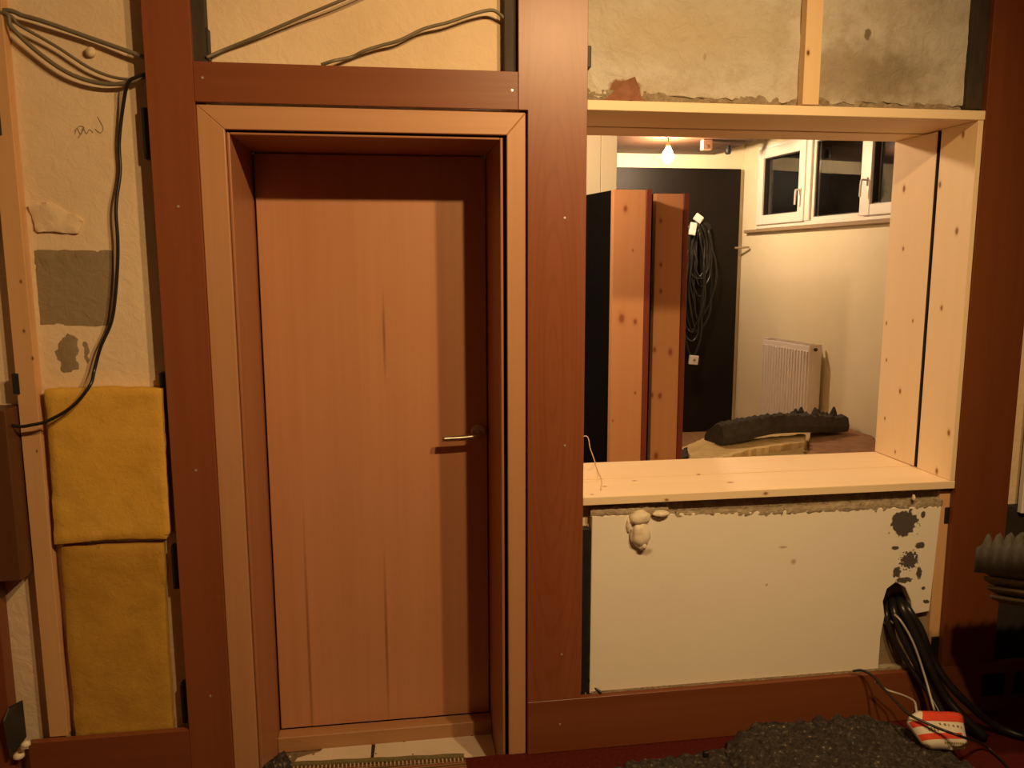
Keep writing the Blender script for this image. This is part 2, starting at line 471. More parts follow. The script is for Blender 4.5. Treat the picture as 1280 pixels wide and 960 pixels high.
def lumpy(name, mat, parent, poly, y, depth, res, amp, freq, seed=0, face=-1):
    """a slab whose face is a displaced grid cut to a polygon in the XZ plane: soft lumpy sheet"""
    xs = [p[0] for p in poly]; zs = [p[2] for p in poly]
    bm = bmesh.new()
    vs = [bm.verts.new((p[0], y, p[2])) for p in poly]
    f = bm.faces.new(vs)
    x = min(xs)
    while x < max(xs):
        x += res
        g = bm.verts[:] + bm.edges[:] + bm.faces[:]
        bmesh.ops.bisect_plane(bm, geom=g, plane_co=(x, 0, 0), plane_no=(1, 0, 0))
    z = min(zs)
    while z < max(zs):
        z += res
        g = bm.verts[:] + bm.edges[:] + bm.faces[:]
        bmesh.ops.bisect_plane(bm, geom=g, plane_co=(0, 0, z), plane_no=(0, 0, 1))
    bmesh.ops.triangulate(bm, faces=[q for q in bm.faces if len(q.verts) > 4])
    front = bm.faces[:]
    edge = {v for e in bm.edges if e.is_boundary for v in e.verts}
    r = bmesh.ops.extrude_face_region(bm, geom=front)
    back = [v for v in r['geom'] if isinstance(v, bmesh.types.BMVert)]
    bset = set(back)
    for v in back:
        v.co.y += depth
    for v in bm.verts:
        if v in bset:
            continue
        s = Vector((v.co.x + seed, 3.1 * seed, v.co.z))
        d = noise.noise(s * freq) + 0.5 * noise.noise(s * freq * 2.7) + 0.25 * noise.noise(s * freq * 6.1)
        v.co.y -= amp * d
        if v in edge:
            v.co.y += depth * 0.12
            v.co.x += 0.3 * amp * noise.noise(s * freq * 3 + Vector((9, 0, 0)))
            v.co.z += 0.3 * amp * noise.noise(s * freq * 3 + Vector((0, 9, 0)))
    bmesh.ops.recalc_face_normals(bm, faces=bm.faces)
    for e in bm.edges:
        if len(e.link_faces) == 2 and e.calc_face_angle() > 0.8:
            e.smooth = False
    me = bpy.data.meshes.new(name)
    bm.to_mesh(me)
    bm.free()
    me.materials.append(mat)
    for p in me.polygons:
        p.use_smooth = True
    o = bpy.data.objects.new(name, me)
    COL.objects.link(o)
    if parent:
        o.parent = parent
        o.matrix_parent_inverse = parent.matrix_basis.inverted()
    return o

# ================================================================= THE ROOM SHELL
D = 2.33          # face of the timber cladding
YP = 2.388        # plaster face behind it
YB = 2.74         # far face of the wall
struct(MB().box(-2.2, 3.2, -2.2, 2.345, -0.30, 0.0).build('floor', M['carpet']), 'dark red carpeted platform floor in front of the panelled wall')
struct(MB().box(-0.62, 0.50, 2.345, 2.80, -0.30, -0.121).build('floor', M['screed']), 'dusty screed in the door recess, a step below the red floor')
struct(MB().box(-2.2, 3.2, -2.2, YB, 3.02, 3.10).build('ceiling', M['shell']))
struct(MB().box(-2.3, -2.2, -2.2, YB, -0.3, 3.1).build('wall_left', M['shell']))
struct(MB().box(3.2, 3.3, -2.2, YB, -0.3, 3.1).build('wall_right', M['shell_wood']))
struct(MB().box(-2.3, 3.3, -2.3, -2.2, -0.3, 3.1).build('wall_behind', M['shell']))

HX0, HX1, HZ0, HZ1 = 1.617, 1.733, 0.329, 0.474
wm = MB()
wm.box(-2.2, -0.50, YP, YB, -0.3, 3.02)
wm.box(-0.50, 0.37, YP, YB, 2.0, 3.02)
wm.box(0.37, 0.53, YP, YB, -0.3, 3.02)
wm.box(0.53, 1.84, YP, YB, 2.03, 3.02)
wm.box(0.53, HX0, YP, YB, 0.0, 0.80)
wm.box(HX1, 1.84, YP, YB, 0.0, 0.80)
wm.box(HX0, HX1, YP, YB, 0.0, HZ0)
wm.box(HX0, HX1, YP, YB, HZ1, 0.80)
wm.box(1.84, 3.2, YP, YB, 0.0, 3.02)
wall = struct(wm.build('wall_front', M['wall']), 'rough cream plastered wall behind the timber panelling')
MB().box(HX0, HX1, YB - 0.01, YB, HZ0, HZ1).build('hole_backing', M['void'], wall)
# a squared grey mortar patch, a smaller one under it and a knocked plaster lump, all left of the door
lumpy('mortar_patch', M['mortar'], wall, ragged([(-0.975, 2.385, 1.598), (-0.771, 2.385, 1.596), (-0.771, 2.385, 1.515), (-0.784, 2.385, 1.394), (-0.791, 2.385, 1.386), (-0.974, 2.385, 1.392)], 0.02, 0.002, 3), 2.3865, 0.01, 0.03, 0.001, 20, 1)
lumpy('mortar_patch', M['mortar'], wall, ragged([(-0.932, 2.385, 1.343), (-0.905, 2.385, 1.369), (-0.879, 2.385, 1.351), (-0.885, 2.385, 1.256), (-0.931, 2.385, 1.262), (-0.944, 2.385, 1.303)], 0.010, 0.006, 6), 2.3868, 0.01, 0.02, 0.001, 20, 1)
lumpy('mortar_patch', M['mortar'], wall, ragged([(-0.869, 2.385, 1.346), (-0.853, 2.385, 1.344), (-0.852, 2.385, 1.292), (-0.864, 2.385, 1.256), (-0.878, 2.385, 1.261)], 0.010, 0.005, 7), 2.3868, 0.01, 0.02, 0.001, 20, 2)
lumpy('plaster_lump', M['wall'], wall, ragged([(-0.975, 2.383, 1.716), (-0.925, 2.383, 1.727), (-0.879, 2.383, 1.697), (-0.839, 2.383, 1.676), (-0.854, 2.383, 1.641), (-0.911, 2.383, 1.646), (-0.964, 2.383, 1.645)], 0.02, 0.004, 5), 2.379, 0.02, 0.012, 0.008, 30, 4)
MB().lathe([(0.0, 0), (0.012, 0.001), (0.014, 0.008), (0.009, 0.014), (0.0, 0.016)], (-0.786, 2.373, 2.118), 'y', 14).build('plaster_nub', M['wall'], wall, smooth=True)
sc = MB()
for pts in ([(-0.844, 2.387, 1.906), (-0.838, 2.387, 1.922), (-0.829, 2.387, 1.906), (-0.822, 2.387, 1.923), (-0.815, 2.387, 1.908), (-0.806, 2.387, 1.919), (-0.798, 2.387, 1.911)],
            [(-0.845, 2.387, 1.914), (-0.832, 2.387, 1.927), (-0.820, 2.387, 1.923), (-0.836, 2.387, 1.897)],
            [(-0.792, 2.387, 1.921), (-0.780, 2.387, 1.911), (-0.771, 2.387, 1.924), (-0.783, 2.387, 1.953)]):
    sc.tube(pts, 0.0010, 4, 5)
sc.build('pencil_scrawl', M['pencil'], wall)
# the older, stained plaster above the pass-through with a broken lower edge
topc = lumpy('plaster_coat', M['wall_top'], wall, ragged([(0.545, 0, 2.75), (0.545, 0, 2.075), (0.603, 2.370, 2.036), (0.644, 2.370, 2.059), (0.675, 2.370, 2.042), (0.729, 2.370, 2.041), (0.782, 2.370, 2.052), (0.876, 2.370, 2.045), (0.976, 2.370, 2.043), (1.128, 2.370, 2.038), (1.231, 2.370, 2.038), (1.387, 2.370, 2.040), (1.519, 2.370, 2.046), (1.654, 2.370, 2.042), (1.822, 2.370, 2.039), (1.84, 0, 2.75)], 0.016, 0.005, 11), 2.371, 0.017, 0.014, 0.006, 11, 2)
MB().prism(ragged([(0.616, 2.380, 2.025), (0.654, 2.380, 2.059), (0.673, 2.380, 2.080), (0.711, 2.380, 2.097), (0.722, 2.380, 2.068), (0.732, 2.380, 2.039), (0.747, 2.380, 2.028)], 0.015, 0.004, 2), (0, -0.014, 0), (0, 0.006, 0)).build('brick_patch', M['brick'], wall)
lumpy('broken_edge', M['rubble'], wall, ragged([(0.545, 0, 2.02), (1.80, 0, 2.02), (1.80, 0, 2.05), (0.545, 0, 2.06)], 0.03, 0.004, 8), 2.374, 0.014, 0.014, 0.012, 30, 6)

# ---------------------------------------------------------------- timber cladding (posts and rails)
def board(name, x0, x1, z0, z1, mat, y0=D, th=0.022, label=None):
    return struct(MB().box(x0, x1, y0, y0 + th, z0, z1).build(name, mat, bevel=0.0012), label)

def screw(p, parent):
    MB().lathe([(0.0035, -0.0015), (0.0035, 0.012)], p, 'y', 8).build('screw', M['screw'], parent)

def spacer(x0, x1, z0, z1, parent, y0=2.353, y1=YP):
    o = MB().box(x0, x1, y0, y1, z0, z1).build('spacer_and_gap_shade', M['black'], parent, bevel=0.002)
    return o

t1 = board('trim_1', -0.638, -0.517, 0.0, 3.0, M['post'], label='cherry veneered upright board left of the door')
t2 = board('trim_2', 0.361, 0.561, 0.180, 2.62, M['post_fig'], label='flamed cherry upright board between door and pass-through')
# a slot is cut for the door casing: the lower stretch of the board starts further right
bpy.data.objects.remove(t2)
t2 = struct(MB().prism([(0.388, D, 0.1805), (0.561, D, 0.1805), (0.561, D, 3.0), (0.361, D, 3.0), (0.361, D, 1.9885), (0.388, D, 1.9885)], (0, 0, 0), (0, 0.022, 0)).build('trim_2', M['post_fig'], bevel=0.0012), 'flamed cherry upright board between door and pass-through')
t3 = board('trim_3', 1.825, 2.023, 0.186, 3.0, M['post_shade'], label='shade-darkened cherry upright board right of the pass-through')
t4 = board('trim_4', -0.5165, 0.3605, 1.9885, 2.092, M['rail'], label='cherry rail across the top of the door frame')
b1 = board('baseboard_right', 0.388, 1.823, 0.001, 0.180, M['rail'], label='cherry base rail under the cream painted panel')
b2 = board('baseboard_left', -1.085, -0.6385, 0.001, 0.180, M['rail'], label='cherry base rail under the yellow insulation')
b3 = board('baseboard_front', 1.825, 3.19, 0.001, 0.1855, M['rail'], label='base rail with square cut-outs in the shaded right corner')
for p in ((-0.493, 2.330, 2.050), (0.343, 2.330, 2.041)):
    screw(p, t4)
for p in ((-0.572, 2.330, 0.976), (-0.571, 2.330, 0.285), (-0.575, 2.330, 1.713)):
    screw(p, t1)
for p in ((0.497, 2.330, 1.689), (0.502, 2.330, 1.010), (0.497, 2.330, 0.335)):
    screw(p, t2)
screw((0.493, 2.330, 0.097), b1)
# black spacer blocks wedged behind the boards, plus one strip for a shaded gap
for a, b, c, d in ((176, 162, 194, 224), (199, 471, 214, 529), (207, 684, 226, 741), (219, 856, 240, 912)):
    p, q = (-0.987, 2.353, 2.232), 0
for x, z0, z1 in ((-0.662, 1.84, 1.975), (-0.662, 1.125, 1.255), (-0.662, 0.615, 0.745), (-0.662, 0.19, 0.315)):
    spacer(x, x + 0.05, z0, z1, t1, 2.353, 2.386)
spacer(-0.525, -0.478, 2.10, 2.185, t1, 2.353, YP)
spacer(0.338, 0.372, 2.10, 2.165, t2, 2.353, 2.386)
spacer(0.551, 0.577, 2.115, 2.175, t2, 2.353, 2.386)
spacer(0.552, 0.590, 0.185, 0.735, t2, 2.353, 2.386)  # tall black strip put in for the shade between post and panel
spacer(1.812, 1.842, 0.69, 0.745, t3, 2.353, 2.38)
spacer(1.800, 1.84, 0.20, 0.285, t3, 2.353, 2.38)
# square openings in the dark base rail
for x0 in (1.985, 2.105):
    MB().box(x0, x0 + 0.085, D - 0.004, D + 0.004, 0.065, 0.148).build('socket_cutout', M['black'], b3, bevel=0.003)
# dark studs behind the boards
st = []
for x0, x1, z0, z1 in ((-0.520, -0.483, 2.0, 3.0), (0.325, 0.365, 2.0, 3.0), (1.772, 1.832, 2.03, 3.0)):
    o = MB().box(x0, x1, 2.3525, 2.387, z0, z1).build('trim_5' if not st else 'trim_%d' % (5 + len(st)), M['stud_dark'], bevel=0.001)
    struct(o, ('dark stud beside the left end of the panel over the door', 'dark stud beside the right end of the panel over the door', 'dark stud at the right of the stained plaster')[len(st)])
    st.append(o)
# dark board in place of a shaded cavity, and pale board to the right of the right post
struct(MB().box(2.026, 3.19, 2.36, 2.387, 0.0, 0.735).build('trim_8', M['void']), 'dark board standing in for the shaded opening right of the right-hand post')
struct(MB().box(2.085, 3.19, 2.34, 2.36, 0.715, 3.0).build('trim_9', M['white'], bevel=0.002), 'white board right of the right-hand post')

# ---------------------------------------------------------------- the door
door = struct(empty('door_1', (-0.065, D, 0)), 'plain beech door in a deep lined frame with steel lever handle')
CY = D + 0.012
def casing(poly, mat):
    MB().prism([(x, CY, z) for x, z in poly], (0, 0, 0), (0, 0.02, 0)).build('casing', mat, door, bevel=0.0025, seg=2)
XO0, XO1, XI0, XI1, ZO, ZI = -0.5165, 0.3835, -0.446, 0.329, 1.9835, 1.9205
casing([(XO0, -0.05), (XI0, -0.05), (XI0, ZI), (XO0, ZO)], M['casing'])
casing([(XI1, -0.05), (XO1, -0.05), (XO1, ZO), (XI1, ZI)], M['casing'])
casing([(XI0, ZI), (XI1, ZI), (XO1, ZO), (XO0, ZO)], M['casing_h'])
LY = D + 0.026       # front of the lining, set back again
LX0, LX1, LZ = -0.436, 0.311, 1.9085
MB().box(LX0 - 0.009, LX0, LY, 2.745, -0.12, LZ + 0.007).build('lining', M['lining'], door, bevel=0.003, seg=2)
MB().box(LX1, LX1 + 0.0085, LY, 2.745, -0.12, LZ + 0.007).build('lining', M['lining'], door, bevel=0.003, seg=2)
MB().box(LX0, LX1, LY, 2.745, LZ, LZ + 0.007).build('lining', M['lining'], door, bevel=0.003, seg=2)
# backing that closes the groove between casing and lining
gm = MB()
gm.box(LX0 - 0.06, LX0 - 0.0095, LY + 0.03, LY + 0.04, -0.12, LZ + 0.06)
gm.box(LX1 + 0.009, LX1 + 0.07, LY + 0.03, LY + 0.04, -0.12, LZ + 0.06)
gm.box(LX0 - 0.0095, LX1 + 0.009, LY + 0.03, LY + 0.04, LZ + 0.0075, LZ + 0.06)
gm.build('groove', M['void'], door)
MB().box(LX0 + 0.0005, LX1 - 0.0005, 2.741, 2.746, -0.12, LZ - 0.0005).build('leaf_backing', M['void'], door)  # dark backing added behind the leaf to block leaking light
LF = 2.70
leaf = MB().box(LX0 + 0.006, LX1 - 0.004, LF, LF + 0.04, -0.061, LZ - 0.003).build('door_leaf', M['leaf'], door, bevel=0.002)
HZ = 0.978
hd = MB()
hd.lathe([(0.0, -0.012), (0.024, -0.012), (0.026, -0.008), (0.026, 0.0)], (0.276, LF, HZ + 0.008), 'y', 24)
hd.build('rosette', M['steel'], leaf, smooth=False, bevel=0.001)
hd = MB()
hd.tube([(0.276, LF - 0.008, HZ + 0.006), (0.276, LF - 0.05, HZ + 0.006), (0.270, LF - 0.062, HZ + 0.005), (0.255, LF - 0.066, HZ + 0.003), (0.215, LF - 0.066, HZ), (0.147, LF - 0.066, HZ - 0.002)], 0.0095, 14, 8)
hd.build('lever', M['steel'], leaf, smooth=True)
MB().box(LX0, LX1, 2.645, 2.70, -0.1195, -0.0625).build('threshold', M['threshold'], door, bevel=0.003)

# broken tiles left in the recess, with the crack between them
fl2 = bpy.data.objects['floor.001']
Zt = -0.121
def slab(name, pts, th, mat, parent, seed):
    rnd = random.Random(seed)
    return MB().prism(pts, (0, 0, 0), (0, 0, th)).build(name, mat, parent, bevel=0.001)
T1 = [(-0.366, 2.605, -0.121), (-0.293, 2.631, -0.121), (-0.272, 2.671, -0.121), (-0.238, 2.700, -0.121), (-0.168, 2.714, -0.121), (-0.123, 2.717, -0.121), (-0.116, 2.676, -0.121), (-0.117, 2.619, -0.121), (-0.118, 2.559, -0.121), (-0.116, 2.454, -0.121), (-0.417, 2.459, -0.121)]
T2 = [(-0.109, 2.715, -0.121), (-0.046, 2.711, -0.121), (0.035, 2.709, -0.121), (0.057, 2.690, -0.121), (0.069, 2.713, -0.121), (0.320, 2.702, -0.121), (0.325, 2.452, -0.121), (-0.108, 2.453, -0.121), (-0.108, 2.558, -0.121), (-0.104, 2.631, -0.121)]
slab('tile', [(min(max(p[0], LX0 + 0.002), LX1 - 0.002), max(p[1], 2.352), p[2]) for p in T1], 0.006, M['tile'], fl2, 1)
slab('tile', [(min(max(p[0], LX0 + 0.002), LX1 - 0.002), max(p[1], 2.352), p[2]) for p in T2], 0.006, M['tile'], fl2, 2)
MB().prism([(-0.129, 2.732, -0.121), (-0.100, 2.728, -0.121), (-0.096, 2.524, -0.121), (-0.123, 2.528, -0.121)], (0, 0, 0), (0, 0, 0.0015)).build('crack_dark_strip', M['plug'], fl2)  # dark strip laid in the crack to darken the gap
for p, r in (((0.238, 2.648, -0.115), 0.006), ((-0.003, 2.645, -0.115), 0.003), ((0.026, 2.565, -0.115), 0.003), ((-0.100, 2.588, -0.115), 0.003)):
    MB().lathe([(0.0, 0.0002), (r, 0.0002), (r * 0.7, 0.0015), (0.0, 0.002)], p, 'z', 7).build('plug_hole', M['plug'], fl2)
rnd = random.Random(5)
for k in range(12):
    x, y = rnd.uniform(-0.42, -0.25), rnd.uniform(2.55, 2.64)
    s = rnd.uniform(0.003, 0.007)
    MB().lathe([(s, 0), (s * 0.9, s), (s * 0.4, s * 1.3)], (x, y, Zt), 'z', 5).build('chip', M['tile'] if k % 3 else M['screed'], fl2)

# ---------------------------------------------------------------- the pass-through (window_1): raw pine lining boards
win = struct(empty('window_1', (1.18, D, 0.84)), 'unglazed pass-through lined with raw pine boards')
FY, SY, EY = D + 0.016, 2.520, 2.760
ZS, ZL = 0.842, 2.005
WX0, WX1 = 0.535, 1.806
def wb(x0, x1, y0, y1, z0, z1, mat, name='lining_board'):
    return MB().box(x0, x1, y0, y1, z0, z1).build(name, mat, win, bevel=0.0015)
XP = 0.5618
wb(XP, WX1 + 0.018, FY - 0.012, 2.537, ZS - 0.026, ZS, M['pine_x'], 'sill_board')
wb(XP, WX1 + 0.020, 2.5430, EY, ZS - 0.026, ZS + 0.001, M['pine_x'], 'sill_board')
wb(XP, WX1 + 0.020, FY - 0.012, 2.600, ZL - 0.011, ZL + 0.017, M['pine_x'], 'head_board')
wb(XP, WX1 + 0.020, 2.605, EY, ZL - 0.014, ZL + 0.014, M['pine_x'], 'head_board')
wb(WX1, WX1 + 0.0180, FY - 0.010, 2.508, ZS + 0.0005, ZL - 0.0115, M['pine_z'])
wb(WX1, WX1 + 0.0200, 2.526, EY, ZS + 0.0025, ZL - 0.0145, M['pine_z'])
wb(0.515, 0.535, 2.354, 2.508, ZS - 0.02, ZL, M['pine_z'])
wb(0.515, 0.535, 2.518, EY, ZS - 0.02, ZL, M['pine_z'])
wb(WX1 + 0.0185, WX1 + 0.0335, 2.490, 2.5255, ZS, ZL - 0.012, M['void'], 'gap_shade_strip')
wb(WX1 + 0.0008, WX1 + 0.0184, 2.5235, 2.5258, ZS + 0.003, ZL - 0.0145, M['void'], 'gap_shade_strip')  # dark strip puts shade over the lit end of the far board
wb(XP, WX1, 2.5375, 2.5425, ZS - 0.026, ZS - 0.008, M['void'], 'gap_shade_strip')

# the cream painted panel under the sill, its lower right corner broken away round the cable hole
PY = 2.375
pan = [(0.595, 2.355, 0.179), (0.596, 2.355, 0.775), (1.797, 2.355, 0.750), (1.783, 2.355, 0.380), (1.721, 2.355, 0.373), (1.712, 2.355, 0.420), (1.687, 2.355, 0.470), (1.650, 2.355, 0.492), (1.620, 2.355, 0.471), (1.608, 2.355, 0.426), (1.618, 2.355, 0.374), (1.608, 2.355, 0.300), (1.608, 2.355, 0.178)]
MB().prism(pan, (0, 0, 0), (0, 0.031, 0)).build('painted_panel', M['panel'], wall, bevel=0.002)
MB().box(HX1 - 0.02, 1.815, 2.378, 2.3875, 0.18, 0.42).build('mortar_patch', M['mortar'], wall)
MB().box(HX0 - 0.05, HX1 - 0.02, 2.378, 2.3875, 0.18, HZ0).build('mortar_patch', M['mortar'], wall)
MB().box(0.60, 1.80, 2.3525, 2.3875, 0.165, 0.187).build('ledge', M['rubble_pale'], wall)
# crumbling mortar under the sill
lumpy('mortar_strip', M['rubble_pale'], wall, ragged([(0.592, 2.360, 0.771), (0.592, 2.360, 0.803), (0.845, 2.360, 0.791), (0.848, 2.360, 0.775), (1.238, 2.360, 0.772), (1.801, 2.360, 0.779), (1.804, 2.360, 0.742), (1.239, 2.360, 0.745)], 0.02, 0.003, 4), 2.354, 0.03, 0.012, 0.006, 60, 3)
MB().box(0.60, 1.81, 2.370, 2.3875, 0.765, 0.82).build('mortar_strip', M['rubble'], wall)

# ================================================================= THINGS ON THE WALL
# insulation batts
bt = lumpy('insulation_batt', M['wool1'], None, ragged([(-0.963, 2.335, 1.214), (-0.824, 2.335, 1.217), (-0.651, 2.335, 1.212), (-0.656, 2.335, 0.996), (-0.659, 2.335, 0.788), (-0.671, 2.335, 0.770), (-0.835, 2.335, 0.776), (-0.972, 2.335, 0.770), (-0.967, 2.335, 0.963)], 0.03, 0.002, 1), 2.347, 0.038, 0.014, 0.005, 6, 1)
tag(bt, 'bright yellow mineral wool batt fitted beside the black cable, upper one', 'insulation')
bt = lumpy('insulation_batt', M['wool2'], None, ragged([(-0.961, 2.360, 0.758), (-0.823, 2.360, 0.757), (-0.683, 2.360, 0.755), (-0.690, 2.360, 0.506), (-0.693, 2.360, 0.156), (-0.843, 2.360, 0.165), (-0.966, 2.360, 0.166), (-0.966, 2.360, 0.476)], 0.03, 0.002, 2), 2.357, 0.028, 0.014, 0.004, 7, 5)
tag(bt, 'darker ochre mineral wool batt standing on the base rail, lower one', 'insulation')
# battens
o = empty('wall_batten', (-1.01, 2.39, 0.18))
tag(o, 'long pale planed batten upright along the far left wall', 'batten')
MB().box(-1.035, -0.985, 2.352, YP - 0.0005, 0.1815, 2.75).build('batten', M['batten'], o, bevel=0.001)
MB().box(-1.043, -1.027, 2.348, 2.356, 1.205, 1.262).build('shim', M['black'], o)
MB().box(-1.060, -1.012, 2.338, 2.352, 1.895, 1.965).build('shim', M['black'], o)
o = MB().box(1.222 - 0.001, 1.273, 2.336, 2.369, 2.026, 2.75).build('wall_batten', M['batten_pale'], bevel=0.001)
tag(o, 'short pale pine batten upright on the stained plaster above the pass-through', 'batten')
o = MB().box(1.790, 1.838, 2.358, 2.387, 0.2, 0.80).build('wall_batten', M['batten'], bevel=0.001)
tag(o, 'pine batten between the cream painted panel and the right-hand post', 'batten')
# far left: edge of another post with a steel plate, an offcut and something black hanging
o = empty('timber_post', (-1.16, 2.33, 0))
tag(o, 'orange timber post cut by the left edge, with dark plate', 'post')
MB().box(-1.33, -1.128, D, D + 0.05, 0.0, 0.66).build('post_board', M['rail'], o, bevel=0.001)
pl = [(-1.132, 2.300, 0.271), (-1.128, 2.330, 0.298), (-1.095, 2.335, 0.312), (-1.094, 2.335, 0.197), (-1.128, 2.310, 0.151)]
MB().prism(pl, (0, 0, 0), (0.004, 0.004, 0)).build('steel_plate', M['darksteel'], o, bevel=0.0008)
MB().lathe([(0.004, -0.002), (0.004, 0.002)], (-1.113, 2.328, 0.225), 'y', 8).build('rivet', M['screw'], o)
o = MB().box(-1.36, -1.039, 2.285, 2.40, 0.691, 1.17).build('wood_offcut', M['oldwood'], bevel=0.003)
tag(o, 'dark brown board with a sawn lower end hanging at the left edge', 'board')
o = MB()
o.tube([(-1.20, 2.315, 2.02), (-1.185, 2.315, 1.90), (-1.165, 2.315, 1.78), (-1.140, 2.315, 1.66), (-1.132, 2.315, 1.60)], 0.024, 12, 8)
tag(o.build('hanging_strap', M['blackcloth'], smooth=True), 'thick black strap hanging at the left edge above the brown board', 'strap')
# crumbs of foam on the left base rail
for i, (p, r) in enumerate((((-1.081, 2.310, 0.181), 0.013), ((-1.110, 2.325, 0.136), 0.016))):
    o = MB().lathe([(r * 0.3, 0), (r, r * 0.5), (r * 0.9, r * 1.1), (r * 0.3, r * 1.5)], p, 'z', 9).build('foam_crumb', M['pufoam'], smooth=True)
    o.scale = (1, 1, 1)
    tag(o, ('whitish foam crumb on the end of the left base rail', 'pale foam lump at the bottom left corner')[i], 'foam')

# cables
def cable(name, pts, r, mat, label):
    return tag(MB().tube(pts, r, 8, 8).build(name, mat, smooth=True), label, 'cable')
cable('cable', [(-1.16, 2.385, 2.16), (-0.993, 2.360, 2.207), (-0.936, 2.360, 2.197), (-0.879, 2.360, 2.182), (-0.765, 2.365, 2.145), (-0.676, 2.360, 2.115), (-0.634, 2.360, 2.100)], 0.0065, M['cable_grey'], 'thick grey cable at top left, uppermost of three sagging ones')
cable('cable', [(-1.16, 2.385, 2.17), (-0.988, 2.360, 2.199), (-0.948, 2.360, 2.173), (-0.866, 2.365, 2.126), (-0.790, 2.365, 2.076), (-0.732, 2.365, 2.053), (-0.678, 2.360, 2.047), (-0.637, 2.360, 2.055)], 0.0042, M['cable_grey'], 'thin grey cable at top left, middle of three sagging ones')
cable('cable', [(-1.16, 2.38, 2.16), (-0.989, 2.355, 2.201), (-0.967, 2.355, 2.167), (-0.923, 2.360, 2.120), (-0.859, 2.360, 2.070), (-0.803, 2.360, 2.044), (-0.742, 2.360, 2.033), (-0.681, 2.355, 2.040), (-0.635, 2.355, 2.062)], 0.0058, M['cable_grey'], 'grey cable at top left, lowest of three sagging ones')
cable('cable', [(-0.626, 2.350, 2.065), (-0.663, 2.350, 2.052), (-0.688, 2.350, 2.035), (-0.709, 2.365, 1.980), (-0.729, 2.375, 1.885), (-0.732, 2.375, 1.807), (-0.746, 2.365, 1.714), (-0.748, 2.365, 1.624), (-0.753, 2.365, 1.559), (-0.765, 2.365, 1.471), (-0.781, 2.365, 1.398), (-0.812, 2.360, 1.330), (-0.831, 2.355, 1.268), (-0.836, 2.325, 1.227), (-0.882, 2.315, 1.172), (-0.941, 2.310, 1.137), (-0.988, 2.315, 1.124), (-1.037, 2.315, 1.124), (-1.16, 2.36, 1.16)], 0.0048, M['cable_black'], 'black cable running down the plaster and curving left over the yellow batt')
cable('cable', [(-0.183, 2.355, 2.099), (-0.147, 2.348, 2.109), (-0.100, 2.370, 2.126), (-0.067, 2.360, 2.140), (-0.020, 2.360, 2.156), (0.033, 2.355, 2.171), (0.099, 2.355, 2.203), (0.166, 2.350, 2.221), (0.233, 2.350, 2.245), (0.283, 2.350, 2.258), (0.306, 2.355, 2.254), (0.334, 2.365, 2.236)], 0.0048, M['cable_grey'], 'grey cable rising over the door panel to its right end')
cable('cable', [(-0.484, 2.348, 2.106), (-0.441, 2.370, 2.133), (-0.354, 2.360, 2.167), (-0.224, 2.345, 2.221), (-0.115, 2.330, 2.264), (0.036, 2.330, 2.334)], 0.0045, M['cable_grey'], 'grey cable slanting up from the left end of the door panel')
cable('cable', [(0.592, 2.370, 0.357), (0.599, 2.365, 0.298), (0.591, 2.360, 0.238), (0.610, 2.360, 0.200), (0.633, 2.345, 0.184)], 0.0042, M['cable_black'], 'short black cable behind the middle post, beside the cream panel')
cable('cord', [(0.53, 2.56, 0.92), (0.629, 2.600, 0.978), (0.650, 2.600, 0.930), (0.672, 2.620, 0.879), (0.700, 2.730, 0.845), (0.684, 2.619, 0.845), (0.668, 2.516, 0.845), (0.636, 2.404, 0.845)], 0.0016, M['cord'], 'thin pale cord lying over the left end of the pine sill')
# cable bundle out of the hole
bund = [([(1.735, 2.480, 0.385), (1.655, 2.370, 0.400), (1.663, 2.330, 0.325), (1.709, 2.300, 0.222), (1.755, 2.270, 0.120), (1.783, 2.220, 0.046), (1.795, 2.178, 0.014)], 0.013, 'thick black cable out of the wall hole, leftmost of the thick ones'),
        ([(1.760, 2.480, 0.392), (1.685, 2.370, 0.403), (1.711, 2.330, 0.322), (1.751, 2.300, 0.219), (1.796, 2.270, 0.122), (1.831, 2.220, 0.068), (1.883, 2.174, 0.017)], 0.016, 'thickest black cable in the middle of the bundle from the hole'),
        ([(1.775, 2.480, 0.391), (1.706, 2.370, 0.399), (1.733, 2.330, 0.335), (1.768, 2.310, 0.241), (1.798, 2.270, 0.174), (1.849, 2.230, 0.112), (1.950, 2.208, 0.030), (2.053, 2.140, 0.014), (2.207, 2.116, 0.014)], 0.013, 'black cable out of the wall hole, rightmost of the bundle'),
        ([(1.711, 2.470, 0.382), (1.632, 2.370, 0.390), (1.635, 2.340, 0.323), (1.688, 2.320, 0.219), (1.736, 2.270, 0.133), (1.750, 2.210, 0.075), (1.789, 2.201, 0.009)], 0.008, 'thin black cable hanging lowest left out of the wall hole'),
        ([(1.698, 2.460, 0.375), (1.631, 2.370, 0.367), (1.670, 2.360, 0.267), (1.716, 2.330, 0.183), (1.767, 2.260, 0.096)], 0.007, 'thin black cable behind the silver one from the hole')]
for pts, r, lb in bund:
    cable('cable', pts, r, M['cable_black'], lb)
cable('cable', [(1.697, 2.450, 0.385), (1.647, 2.370, 0.386), (1.653, 2.320, 0.371), (1.684, 2.290, 0.303), (1.712, 2.260, 0.200), (1.703, 2.190, 0.119)], 0.0036, M['cable_silver'], 'thin silver cable running down from the hole to the red and white packet')

